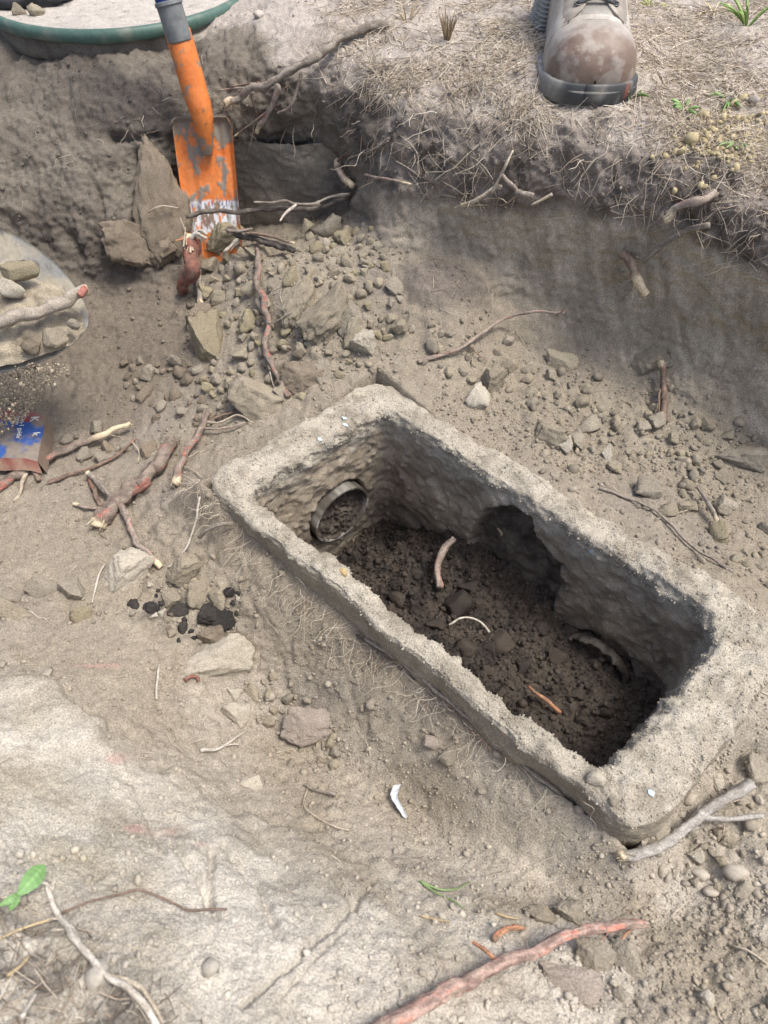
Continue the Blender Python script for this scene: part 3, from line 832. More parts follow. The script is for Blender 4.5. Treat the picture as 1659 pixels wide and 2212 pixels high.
def strands(P, Dr, N, L, R, C, rings_=3, bend=.25, wig=0.0, sag=0.0, sides=3):
    """thin bent prisms from P along Dr"""
    n = len(P); t = np.linspace(0, 1, rings_)
    S_ = np.cross(Dr, N); S_ /= np.linalg.norm(S_, axis=1)[:, None] + 1e-9
    B2 = np.cross(S_, Dr)
    k = rng.normal(0, bend, (n, 2))
    C0 = P[:, None, :] + Dr[:, None, :] * (L[:, None] * t)[:, :, None] + S_[:, None, :] * (L[:, None] * k[:, :1] * (t * t)[None])[:, :, None] + B2[:, None, :] * (L[:, None] * k[:, 1:] * .35 * (t * t)[None])[:, :, None]
    if wig:
        ph = rng.random((n, 2)) * 6.28; fr_ = rng.uniform(4, 9, (n, 2))
        C0 += S_[:, None, :] * (wig * L[:, None] * np.sin(fr_[:, :1] * t[None] + ph[:, :1]) * t[None])[:, :, None] + B2[:, None, :] * (wig * L[:, None] * np.sin(fr_[:, 1:] * t[None] + ph[:, 1:]) * t[None])[:, :, None]
    if sag: C0[:, :, 2] -= (sag * L[:, None] * (t * t)[None])
    a = np.linspace(0, 2 * np.pi, sides, endpoint=False)
    rr = R[:, None] * (1 - .5 * t)[None]
    V = C0[:, :, None, :] + rr[:, :, None, None] * (np.cos(a)[None, None, :, None] * S_[:, None, None, :] + np.sin(a)[None, None, :, None] * B2[:, None, None, :])
    per = rings_ * sides
    f = grid_faces(rings_, sides, True)
    F = (f[None] + (np.arange(n) * per)[:, None, None]).reshape(-1, 4)
    return V.reshape(-1, 3), F, np.repeat(C, per, axis=0)
_seed = [1.0]
def path3(pts, r):
    """picture points on the ground -> world; a third number lifts the point off the ground (metres)"""
    out = []
    for q in pts:
        g, n, _ = on_ground(q[0], q[1]); g, n = g[0], n[0]
        if len(q) == 4: out.append(at_d(q[0], q[1], q[3])); continue
        lift = q[2] if len(q) > 2 else r * scale_at(g) * .55
        # move towards the eye so that it stays where it is seen
        e = np.array([0, 0, CAM_H]) - g; e /= np.linalg.norm(e)
        out.append(g + (e * .75 + n * .25) * lift)
    return np.array(out)
def root_geo(C3, r0, r1, style, pale=(0, 0), sides=9, rough=.28, wig=1.0, n=None, metres=False):
    _seed[0] += 7.13; sd = _seed[0]
    L = np.sum(np.linalg.norm(np.diff(C3, axis=0), axis=1))
    n = n or int(np.clip(L / .004, 8, 90))
    C = catmull(C3, n)
    sc = 1.0 if metres else float(np.mean(scale_at(C3)))
    t = np.linspace(0, 1, n)
    R = (r0 * (1 - t) + r1 * t) * sc * .9
    k = np.column_stack([t * L * 40, np.zeros(n) + sd, np.zeros(n)])
    R = R * (1 + .22 * pn(k) + .12 * pn(k * 2.7 + 3))
    w = np.column_stack([pn(k + 11), pn(k + 23), pn(k + 37)]) * (np.mean(R) * .7 * wig)[..., None]
    w[0] *= .2; C = C + w
    C = C + np.column_stack([pn(k * .35 + 51), pn(k * .35 + 63), pn(k * .35 + 77)]) * (L * .012 * wig)
    V, F, tv = tube(C, R, sides, True, rough, sd)
    an_ = np.append(np.tile(np.linspace(0, 2 * np.pi, sides, endpoint=False), n), [0, 0])
    rid = np.column_stack([np.cos(an_) * 2.0, np.sin(an_) * 2.0, tv * L * 42 + sd])
    rg = fbm(rid, 1.0, 3, seed=sd)
    cen = np.vstack([np.repeat(C, sides, axis=0), C[:1], C[-1:]])
    if rough: V = V + (V - cen) * (.30 * rg)[:, None]
    st = BARK[style]
    c = mix(np.tile(np.array(st['a']), (len(V), 1)), np.array(st['b']), sstep(-.3, .3, -1.1 * rg + .7 * fbm(V, 160, 3, seed=sd)))
    if st['red']:
        rm = fbm(rid * np.array([.8, .8, .7]), 1.0, 3, seed=sd + 9) + .35 * fbm(V, 150, 3, seed=sd + 4)
        c = mix(c, np.array(st['redc']) * (1 + .25 * rg[:, None]), sstep(.36 - st['red'] * .6, .52 - st['red'] * .4, rm) * .85)
    c = mix(c, np.array([.33, .29, .225]), sstep(.1, .4, fbm(V, 70, 3, seed=sd + 14)) * .35)
    pc_ = np.array([.62, .52, .36])
    if pale[0]: c = mix(c, pc_, 1 - sstep(pale[0] * .6, pale[0], tv + .03 * fbm(V, 200, 2)))
    if pale[1]: c = mix(c, pc_, sstep(1 - pale[1], 1 - pale[1] * .6, tv + .03 * fbm(V, 200, 2)))
    return V, F, c
def root(name, label, pts, r0, r1, style, pale=(0, 0), cat='root', parts=(), group=None, **kw):
    C3 = path3(pts, max(r0, r1))
    V, F, c = root_geo(C3, r0, r1, style, pale, **kw)
    o = obj(name, V, F, M_BARK, None, C3[0], vcol=c)
    tag(o, label, cat, group)
    Lr = np.sum(np.linalg.norm(np.diff(C3, axis=0), axis=1))
    if Lr > .05 and max(r0, r1) > 4 and cat == 'root':
        nr_ = int(np.clip(Lr * 130, 8, 44)); ch_ = rng.integers(0, len(V) - 2, nr_); k_ = V[ch_]
        dd_ = rng.normal(size=(nr_, 3)); dd_[:, 2] -= .2; dd_ /= np.linalg.norm(dd_, axis=1)[:, None]
        Vh, Fh, Ch = strands(k_, dd_, np.roll(dd_, 1, 1) + .01, rng.uniform(.006, .024, nr_), rng.uniform(.0002, .0005, nr_), c[ch_] * 1.15, 8, .5, .12, .3)
        ro_ = obj('rootlets', Vh, Fh, M_BARK, o, vcol=Ch, quads=True); ro_['kind'] = 'stuff'
    fr_ = []
    for e_, i_, j_ in ((0, 0, 1), (1, -1, -2)):
        if pale[e_]:
            tdir = C3[i_] - C3[j_]; tdir /= np.linalg.norm(tdir); rr_ = (r0, r1)[e_] * float(np.mean(scale_at(C3))) * .75
            k_ = 16; off_ = rng.normal(0, rr_ * .5, (k_, 3)); dd_ = tdir + rng.normal(0, .11, (k_, 3)); dd_ /= np.linalg.norm(dd_, axis=1)[:, None]
            fr_.append(strands(C3[i_] - tdir * rr_ * 2.2 + off_, dd_, np.roll(dd_, 1, 1) + .01, rng.uniform(1.6, 3.3, k_) * rr_, rng.uniform(.12, .28, k_) * rr_, np.tile([.58, .50, .37], (k_, 1)) * rng.uniform(.6, 1.1, (k_, 1)), 4, .15))
    if fr_:
        ff_ = obj('frayed_end', *join(fr_)[:2], M_BARK, o, vcol=join(fr_)[2]); ff_['kind'] = 'stuff'
    for p in parts:
        nm, pp, a, b, stl = p[:5]; pl = p[5] if len(p) > 5 else (0, 0)
        V, F, c = root_geo(path3(pp, max(a, b)), a, b, stl, pl, **kw)
        obj(nm, V, F, M_BARK, o, vcol=c)
    return o

root('branching_root', 'long grey branching root lying over the pit edge right of the spade handle',
     [(838, 58, .012), (800, 70, .012), (745, 90, .018), (690, 128, .03), (640, 152, .035), (590, 180, .04), (545, 198, .04), (515, 212, .036), (490, 230, .03)], 10, 8.5, 'grey', (0, .07),
     parts=(('side_root', [(600, 176, .04), (603, 192, .04), (590, 220, .036), (570, 252, .03), (553, 280, .02)], 7, 5, 'pink', (0, .2)),
            ('side_root', [(652, 160, .036), (645, 195, .03), (630, 225, .026), (605, 240, .03)], 4.5, 3, 'red'),
            ('side_root', [(570, 182, .04), (530, 184, .04), (503, 188, .04)], 2.6, 2, 'brown'),
            ('side_root', [(545, 196, .04), (510, 193, .04), (473, 198, .04)], 2.4, 1.8, 'pink'),
            ('side_root', [(605, 222, .02), (560, 256, .02), (508, 284, .02)], 3, 2.2, 'brown', (0, .1)),
            ('side_root', [(548, 205, .036), (552, 222, .03), (560, 240, .025)], 2.2, 1.6, 'brown')))
root('broken_root_stub', 'short pale broken root stub at the corner of the cut wall', [(722, 352, .02), (742, 372, .026), (768, 402, .022)], 8, 7, 'pink', (.25, .4),
     parts=(('splinter', [(728, 352, .02), (740, 335, .012), (736, 322, .004)], 2, 1.2, 'brown'),))
root('thin_root', 'thin pale twig sticking out of the cut wall right of the broken stub', [(795, 378, .012), (840, 388, .02), (890, 400, .02)], 3.6, 3, 'pink', (0, .2))
root('thin_root', 'small curved pale root above the cut wall corner', [(757, 343, .012), (800, 326, .012), (840, 305, .008)], 3, 2, 'grey')
root('knotted_root', 'knotted pale root cluster jutting from the bank below the boot',
     [(1000, 437, .03), (1040, 420, .035), (1078, 404, .035), (1092, 398, .03)], 4.5, 5, 'pale', (.15, 0),
     parts=(('side_root', [(1073, 412, .04), (1092, 372, .04), (1100, 345, .03), (1110, 326, .02)], 4, 2.6, 'pale'),
            ('side_root', [(1083, 362, .03), (1105, 385, .035), (1125, 405, .035)], 4.5, 5.5, 'pink'),
            ('root_knob', [(1118, 402, .035), (1132, 408, .04), (1150, 413, .036)], 9, 8, 'grey'),
            ('side_root', [(1120, 415, .03), (1095, 425, .03), (1075, 436, .02)], 2.6, 2, 'brown')))
root('thin_root', 'short pale root tip right of the knotted root cluster', [(1150, 437, .016), (1170, 430, .018), (1195, 420, .01)], 3, 4, 'pale')
root('cut_root', 'pink barked cut root with a white tip in the right bank', [(1440, 468, .032), (1470, 452, .034), (1505, 437, .026), (1548, 424, .006)], 10, 11, 'pink', (.28, 0),
     parts=(('splinter', [(1438, 460, .034), (1460, 448, .036), (1480, 440, .03)], 3.5, 2, 'brown'),))
root('split_root', 'split pale root end hanging on the smooth cut wall', [(1348, 545, .008), (1362, 568, .026), (1382, 600, .034), (1400, 632, .036)], 13, 11, 'brown', (0, .55),
     parts=(('side_root', [(1390, 562, .02), (1420, 540, .02), (1455, 510, .016), (1490, 490, .012), (1535, 480, .012)], 7, 6, 'grey'),
            ('splinter', [(1375, 585, .03), (1378, 605, .034), (1374, 622, .03)], 2.5, 1.5, 'pale')))
root('arched_twig', 'arched grey twig with a red lower end lying behind the box', [(902, 781, .006), (950, 768, .010), (1000, 750, .014), (1040, 722, .02), (1090, 690, .03), (1150, 676, .05), (1195, 675, .055), (1225, 671, .055)], 5.5, 3, 'pink2', (0, 0),
     parts=(('side_root', [(1000, 735, .01), (1018, 755, .012), (1050, 782, .006)], 1.8, 1.2, 'brown'), ('side_root', [(1205, 676, .055), (1220, 668, .058), (1232, 662, .058)], 2, 1.2, 'brown')))
root('upright_root', 'dark hairy upright root stub on the mound at the right', [(1434, 922, .004), (1432, 880, .012), (1440, 845, .018), (1432, 812, .022), (1428, 782, .022)], 8, 7, 'brown', (0, .14),
     parts=(('side_root', [(1432, 850, .016), (1422, 870, .016), (1420, 910, .008)], 3.5, 2, 'brown'), ('side_root', [(1442, 838, .02), (1452, 848, .02), (1458, 842, .02)], 1.6, 1, 'brown'), ('splinter', [(1432, 800, .022), (1442, 788, .024), (1446, 780, .026)], 2, 1.2, 'pale')))
root('twig', 'short grey twig stuck in a clod at the right edge of the pit', [(1502, 1060, .02), (1528, 1098, .02), (1553, 1138, .014)], 4.5, 6.5, 'grey', (0, .25))
root('trailing_root', 'thin trailing grey root along the right side of the box', [(1288, 1072, .006), (1340, 1082, .006), (1400, 1104, .008), (1440, 1140, .008), (1490, 1190, .008), (1530, 1222, .008), (1568, 1256, .004)], 3.2, 3.4, 'grey',
     parts=(('side_root', [(1400, 1104, .006), (1450, 1112, .006), (1500, 1098, .006)], 1.5, 1, 'pale'), ('side_root', [(1340, 1082, .006), (1320, 1060, .01), (1312, 1040, .02)], 1.6, 1, 'pale')))
root('forked_root', 'smooth grey forked root beside the near corner of the box', [(1322, 1874, .012), (1360, 1862, .018), (1402, 1844, .022), (1440, 1812, .024), (1480, 1776, .026), (1530, 1750, .026), (1580, 1725, .024), (1625, 1700, .018)], 12, 13, 'greyl', (.06, 0),
     parts=(('side_root', [(1500, 1766, .024), (1540, 1772, .022), (1590, 1768, .018), (1645, 1762, .012)], 7, 5.5, 'greyl'), ('side_root', [(1545, 1772, .01), (1562, 1782, .012), (1560, 1800, .008)], 2, 1.2, 'pale'),
            ('side_root', [(1530, 1757, .014), (1555, 1742, .018), (1600, 1730, .016)], 1.6, 1, 'pale')))
root('red_root', 'thick red barked root lying across the bottom right of the photo', [(770, 2262, .016), (840, 2212, .016), (930, 2166, .020), (1010, 2128, .024), (1085, 2092, .028), (1150, 2070, .032), (1220, 2044, .036), (1300, 2024, .038), (1392, 2008, .036)], 20, 11, 'redbig', (0, 0), n=120, sides=18, rough=.16, wig=.5,
     parts=(('side_root', [(1072, 2092, .024), (1048, 2072, .026), (1015, 2048, .02)], 7, 4, 'orange'), ('bark_strip', [(870, 2202, .012), (960, 2160, .014), (1040, 2122, .014)], 6, 4, 'pale')))
root('barked_root', 'pale root ending in a red spot, from the left edge above the red paint', [(-40, 1075, .01), (20, 1040, .012), (65, 1012, .014), (110, 990, .018), (150, 972, .02), (195, 955, .022), (235, 938, .024), (282, 918, .02)], 13, 6, 'red', (0, .3),
     parts=(('side_root', [(60, 1020, .01), (52, 1040, .01), (48, 1065, .006), (30, 1085, .004)], 5, 4, 'pale'), ('side_root', [(75, 1025, .008), (85, 1045, .006)], 7, 6, 'brown')))
root('slim_root', 'slim brown root right of the red spotted root on the left', [(108, 1052, .006), (150, 1036, .008), (200, 1012, .010), (250, 988, .012), (292, 948, .016)], 5, 3, 'brown',
     parts=(('side_root', [(285, 955, .014), (300, 975, .01), (298, 1000, .004)], 1.6, 1.2, 'pale'),))
root('thick_red_root', 'thick dark root with red scraped bark left of the box', [(212, 1142, .004), (240, 1108, .014), (275, 1072, .02), (315, 1040, .024), (350, 1000, .024), (376, 958, .016)], 19, 16, 'red', (.05, 0), n=60, sides=14,
     parts=(('side_root', [(262, 1092, .016), (280, 1130, .014), (295, 1165, .012), (320, 1200, .012), (345, 1222, .008)], 8, 7.5, 'pink', (0, .1)),
            ('side_root', [(255, 1088, .016), (230, 1062, .02), (205, 1040, .022), (190, 1030, .024)], 7, 7, 'grey', (0, .1)),
            ('side_root', [(228, 1100, .01), (195, 1098, .010), (158, 1092, .008)], 4, 4, 'pink', (0, .2)),
            ('side_root', [(215, 1092, .01), (203, 1060, .01), (192, 1030, .008)], 6, 6, 'brown'),
            ('side_root', [(290, 1075, .024), (315, 1062, .028), (330, 1050, .026)], 5, 4, 'vred')))
root('fibrous_root', 'red flecked root with fibrous tufts at the far left corner of the box', [(380, 1050, .012), (392, 1015, .016), (408, 975, .018), (430, 945, .02), (446, 920, .02), (452, 895, .02)], 9, 8, 'red', (.08, 0),
     parts=(('side_root', [(440, 925, .018), (470, 905, .016), (500, 895, .014), (530, 885, .01)], 2.6, 1.6, 'brown'), ('side_root', [(446, 915, .018), (480, 915, .016), (515, 900, .014), (548, 915, .01)], 3.2, 2, 'pale'),
            ('side_root', [(440, 930, .016), (490, 928, .012), (530, 915, .01)], 4, 2, 'pink'), ('side_root', [(395, 1010, .01), (420, 1020, .008), (440, 1035, .006)], 1.5, 1, 'pale'),
            ('side_root', [(384, 1045, .01), (410, 1050, .008), (425, 1045, .006)], 1.5, 1, 'pale')))
root('red_root_stump', 'thick reddish root stump with a torn white top left of the spade tip', [(402, 628, .006), (408, 590, 'd', 1.225), (408, 550, 'd', 1.225), (412, 512, 'd', 1.235)], 13, 21, 'vred', (0, .08), sides=14,
     parts=(('splinter', [(412, 518, 'd', 1.225), (425, 505, 'd', 1.215), (446, 515, 'd', 1.205)], 6, 3.5, 'white'), ('splinter', [(415, 508, 'd', 1.225), (432, 497, 'd', 1.215), (448, 507, 'd', 1.21)], 4, 2.5, 'white'), ('splinter', [(408, 512, 'd', 1.225), (390, 518, 'd', 1.22), (378, 520, 'd', 1.215)], 4, 2, 'orange'), ('splinter', [(405, 515, 'd', 1.225), (395, 485, 'd', 1.21), (388, 470, 'd', 1.205)], 3, 1.6, 'pale')))
root('hanging_root', 'short grey root hanging below the reddish stump', [(426, 585, .02), (431, 620, .022), (433, 668, .018)], 7, 8, 'grey', (0, .2))
root('winding_root', 'long winding red and grey root running down the clod heap to the box', [(548, 536, .04), (562, 552, .036), (570, 582, .03), (574, 630, .026), (585, 668, .024), (590, 700, .022), (580, 752, .022), (580, 775, .02), (594, 800, .02), (610, 832, .018), (626, 862, .014)], 8, 7, 'red', (0, .0), n=110,
     parts=(('side_root', [(550, 535, .04), (525, 545, .04), (508, 558, .036), (495, 575, .03)], 6, 3, 'white'), ('side_root', [(548, 540, .038), (520, 555, .034), (510, 575, .026)], 2.5, 1.5, 'pink'),
            ('side_root', [(588, 705, .022), (604, 704, .026), (640, 690, .02)], 1.8, 1.2, 'grey'), ('side_root', [(585, 790, .016), (590, 830, .010), (605, 862, .006)], 1.6, 1.2, 'white')))
root('crossing_root', 'dark thin root crossing in front of the orange spade blade', [(402, 470, 'd', 1.215), (425, 463, 'd', 1.215), (455, 457, 'd', 1.225), (530, 456, 'd', 1.235), (600, 453, 'd', 1.245), (680, 449, 'd', 1.255), (745, 431, 'd', 1.255), (760, 420, 'd', 1.24)], 5, 5.5, 'dark', n=80,
     parts=(('side_root', [(690, 440, 'd', 1.24), (640, 441, 'd', 1.235), (620, 434, 'd', 1.232), (580, 438, 'd', 1.23), (548, 436, 'd', 1.225)], 4.2, 2.5, 'grey'), ('side_root', [(640, 442, 'd', 1.235), (622, 456, 'd', 1.225), (605, 478, 'd', 1.215)], 3.6, 2.2, 'white'),
            ('side_root', [(680, 440, 'd', 1.24), (715, 425, 'd', 1.245), (755, 418, 'd', 1.235)], 3.4, 3.4, 'grey')))
root('dark_stick', 'dark rotten stick lying at the foot of the orange spade', [(488, 499, 'd', 1.235), (530, 508, 'd', 1.235), (580, 524, 'd', 1.225), (640, 543, 'd', 1.215)], 9, 8, 'dark', (.04, 0),
     parts=(('side_root', [(530, 503, 'd', 1.225), (570, 506, 'd', 1.22), (605, 517, 'd', 1.21), (637, 527, 'd', 1.2)], 4.5, 2.5, 'brown', (0, .1)), ('side_root', [(490, 497, 'd', 1.228), (520, 500, 'd', 1.225), (545, 494, 'd', 1.22)], 4, 2.5, 'pink')))
root('side_hair_root', 'thin dark root running along the outer front side of the box', [(790, 1382, .008), (840, 1420, .010), (900, 1470, .012), (990, 1555, .012), (1060, 1615, .012), (1110, 1660, .010), (1190, 1730, .008), (1255, 1785, .006)], 5.5, 4.5, 'grey', n=110,
     parts=(('side_root', [(770, 1372, .006), (820, 1410, .008), (900, 1478, .006)], 3, 2, 'dark'), ('side_root', [(940, 1510, .01), (1000, 1575, .006), (1080, 1660, .004)], 2.4, 1.6, 'brown'), ('side_root', [(1100, 1655, .01), (1130, 1690, .008), (1160, 1735, .004)], 3.2, 2, 'grey')))
root('grey_twig', 'short grey twig under the left corner of the box', [(433, 1162, .02), (450, 1154, .024), (480, 1150, .024), (512, 1148, .014)], 5.5, 4.5, 'grey')
root('thin_white_root', 'thin bent white root left of the box corner', [(448, 1108, .016), (430, 1140, .016), (412, 1175, .012), (392, 1202, .008), (362, 1226, .004)], 2.6, 2.2, 'white')
root('pale_long_root', 'long pale forked root in the bottom left corner', [(95, 1938, .012), (122, 1985, .012), (142, 2030, .012), (152, 2060, .012), (180, 2096, .014), (205, 2122, .014), (245, 2150, .014), (275, 2172, .012), (310, 2205, .012), (350, 2250, .012)], 6.5, 8.5, 'white', n=90,
     parts=(('side_root', [(232, 2142, .012), (270, 2150, .012), (310, 2172, .010), (350, 2222, .010)], 5, 5, 'pale'), ('side_root', [(110, 1940, .012), (90, 1930, .012), (65, 1932, .012)], 4, 3, 'white')))
root('brown_root', 'thin wavy brown root on the pale ledge at lower left', [(130, 1982, .004), (180, 1968, .006), (240, 1955, .006), (290, 1942, .008), (310, 1944, .008), (340, 1958, .008), (385, 1972, .006), (400, 1980, .006), (440, 1975, .005), (488, 1978, .004)], 2.6, 2.8, 'brown')
root('straw_stalk', 'flat yellow straw stalk in the dark litter at the left edge', [(-10, 2035, .008), (40, 2012, .010), (85, 2000, .010), (128, 1992, .008)], 4, 3, 'straw', cat='straw')
root('white_stick', 'small white stick in the bottom left corner', [(40, 2225, .012), (55, 2195, .012), (68, 2172, .010)], 6, 5, 'white', cat='stick')
root('straw_stalk', 'pale straw stub lying in the litter below the yellow stalk', [(12, 2125, .008), (38, 2100, .010), (60, 2080, .008)], 5, 4, 'straw', cat='straw')
root('forked_white_twig', 'small forked white twig on the soil left of the round stone', [(432, 1622, .004), (470, 1613, .008), (495, 1603, .010), (535, 1576, .008)], 4, 2, 'white', parts=(('side_root', [(480, 1610, .008), (505, 1606, .008), (520, 1607, .006)], 2, 1.4, 'white'),), cat='twig')
root('white_straw', 'upright white straw piece standing left of the flat stone', [(336, 1512, .004), (338, 1475, .010), (341, 1438, .012)], 3, 2.6, 'white', cat='straw')
root('white_straw', 'small pale twig left of the white paper scrap', [(655, 1700, .006), (690, 1716, .008), (726, 1726, .006)], 3.4, 4, 'grey', cat='twig')
root('looping_root', 'thin looping pale root left of the white paper scrap', [(662, 1708, .004), (652, 1735, .006), (665, 1762, .006), (710, 1785, .006), (750, 1800, .006), (760, 1788, .006)], 1.8, 1.6, 'pale')
root('catkin', 'curved rust red catkin beside the red root', [(1064, 2042, .006), (1080, 2024, .010), (1105, 2013, .010), (1132, 2012, .006)], 6, 5, 'orange', cat='catkin', rough=.6)
root('catkin', 'tiny rust red catkin touching the flat stone', [(398, 1470, .004), (412, 1462, .006), (422, 1468, .006), (424, 1476, .004)], 4, 4, 'vred', cat='catkin', rough=.6)
root('straw_stalk', 'pale straw stalk left of the catkin', [(1070, 1988, .005), (1095, 1987, .006), (1120, 1989, .005)], 3, 3, 'straw', cat='straw')
root('straw_stalk', 'thin pale stalk between catkin and grass blades', [(905, 1985, .004), (935, 1992, .006), (968, 2000, .004)], 2.2, 2.2, 'straw', cat='straw')
root('small_root', 'short orange root beside the stones at the bottom', [(1340, 2060, .008), (1345, 2035, .012), (1365, 2015, .01)], 4, 3, 'orange')
root('thin_root', 'thin pale root on the ground at the lower right edge', [(1575, 2045, .004), (1610, 2062, .006), (1659, 2085, .004)], 2.6, 2.2, 'pale')
root('thin_root', 'fallen white twig on the lower left slope', [(225, 1220, .004), (215, 1245, .006), (200, 1302, .004)], 2.6, 2, 'white')
root('thin_root', 'tiny pale root crossing the large clod slab beside the spade', [(335, 452, .075), (352, 448, .078), (372, 452, .075)], 2.2, 1.6, 'pale')
# roots lying in the box
def box_root_obj(name, label, pts, r0, r1, style, pale=(0, 0), cat='root', lift=.006):
    C3 = np.array([on_boxsoil(x, y) + np.array([0, 0, l]) for x, y, l in pts])
    V, F, c = root_geo(C3, r0, r1, style, pale)
    tag(obj(name, V, F, M_BARK, None, C3[0], vcol=c), label, cat)
box_root_obj('curved_root', 'curved pinkish root standing on the dark soil inside the box', [(948, 1278, .012), (944, 1255, .02), (948, 1228, .03), (958, 1208, .036), (976, 1192, .038)], 8, 8, 'pink')
box_root_obj('red_root_piece', 'short red root piece on the near floor of the box', [(1140, 1492, .012), (1165, 1515, .014), (1205, 1545, .010)], 5, 5, 'orange')
box_root_obj('white_rootlet', 'thin white rootlet on the dark soil in the middle of the box', [(968, 1358, .012), (990, 1352, .02), (1012, 1350, .022), (1035, 1358, .018), (1056, 1372, .01)], 2.6, 2.4, 'white')
box_root_obj('white_rootlet', 'small pale root bit in the dark opening of the box wall', [(1078, 1185, .05), (1085, 1172, .055), (1092, 1160, .06)], 3.2, 2.8, 'straw')

# ================================================================== clods and stones
def ico(level):
    import bmesh
    bm = bmesh.new(); bmesh.ops.create_icosphere(bm, subdivisions=level, radius=1.0)
    V = np.array([v.co[:] for v in bm.verts]); F = np.array([[v.index for v in f.verts] for f in bm.faces]); bm.free()
    return V, F
ICO = {k: ico(k) for k in (1, 2, 3, 4, 5)}
def clod_shape(level, sd, cuts=11, lump=.38, fine=.16):
    V, F = ICO[level]; V = V.copy(); r = np.random.default_rng(sd)
    V = V * (1 + lump * fbm(V, 1.2, 3, seed=sd * 3.1))[:, None]
    for _ in range(cuts):
        n = r.normal(size=3); n /= np.linalg.norm(n); h = r.uniform(.42, .78)
        d = V @ n - h
        V = V - np.outer(np.where(d > 0, d * .97, 0), n)
    w, i = worley(V, 2.6, sd * .7)
    V = V * (1 + fine * fbm(V, 3.2, 3, seed=sd * 1.7) + .12 * np.clip(.6 - w, -.2, .6))[:, None]
    V = V * (1 + (.08 if level > 2 else .04) * fbm(V, 9, 3, seed=sd * 2.7))[:, None]
    if level > 3:
        w, i = worley(V, 7, sd * .3)
        V = V * (1 + .05 * np.clip(.6 - w, -.3, .6) + .035 * fbm(V, 22, 3, seed=sd))[:, None]
    V -= V.mean(0); V /= np.abs(V).max(0)[None, :]
    return V, F
M_CLOD = mat_clod('soil_clod', (.33, .29, .215), (.25, .218, .165))
M_CLODG = mat_clod('grey_clod', (.32, .285, .225), (.245, .218, .172))
M_CLODP = mat_clod('pale_clod', (.45, .41, .335), (.37, .335, .27))
M_CLODO = mat_clod('olive_clod', (.30, .265, .175), (.25, .215, .15))
M_CLODW = mat_clod('brown_clod', (.24, .20, .15), (.175, .145, .11))
M_CLODB = mat_clod('black_clod', (.035, .033, .032), (.06, .054, .048))
M_CLODD = mat_clod('dark_wet_clod', (.075, .062, .05), (.045, .038, .033))
M_CLODR = mat_clod('rust_clod', (.33, .285, .24), (.26, .222, .188))
CMESH = {}
def clod_mesh(level, var, mat):
    k = (level, var, mat.name)
    if k not in CMESH:
        V, F = clod_shape(level, 10 + var * 3 + level) if var < 20 else clod_shape(level, 10 + var * 3 + level, 1, .35, .26)
        if var >= 20: V[:, 0] *= 1 - .38 * V[:, 1]; V[:, 0] += .12 * np.sin(V[:, 1] * 2.2)
        CMESH[k] = mesh_np('clod', V, F, mat, None, True)
    return CMESH[k]
def clod(name, label, px, py, w, h, mat, group=None, cat='clod', level=3, var=None, rot=None, lift=None, deep=None, base_pos=None, cmesh=None):
    """w, h: size on the picture in pixels of a 1659-wide view"""
    if base_pos is None:
        g, n, _ = on_ground(px, py); g, n = g[0], n[0]
    else:
        g, n = base_pos, np.array([0, 0, 1.0])
    sc = float(scale_at(g))
    a, b = w * sc / 2 * 1.13, h * sc / 2 * 1.13
    cth = min(a, b) * (deep or .8)
    e = np.array([0, 0, CAM_H]) - g; e /= np.linalg.norm(e)
    l = cth * .5 if lift is None else lift
    o = bpy.data.objects.new(name, clod_mesh(level, random.randrange(9) if var is None else var, mat))
    COL.objects.link(o)
    rot = random.uniform(-.5, .5) if rot is None else rot
    # axes: picture-right, picture-up (on the plane facing the eye), towards the eye
    x = np.array([1.0, 0, 0]); x = x - e * (x @ e); x /= np.linalg.norm(x); y = np.cross(e, x)
    cr, sr = math.cos(rot), math.sin(rot)
    ax = x * cr + y * sr; ay = -x * sr + y * cr
    Mx = Matrix(((ax[0] * a, ay[0] * b, e[0] * cth, 0), (ax[1] * a, ay[1] * b, e[1] * cth, 0), (ax[2] * a, ay[2] * b, e[2] * cth, 0), (0, 0, 0, 1)))
    p = g + e * l * .7 + n * l * .3
    Mx.translation = Vector(p)
    o.matrix_world = Mx
    if label: tag(o, label, cat, group)
    return o
D = math.radians
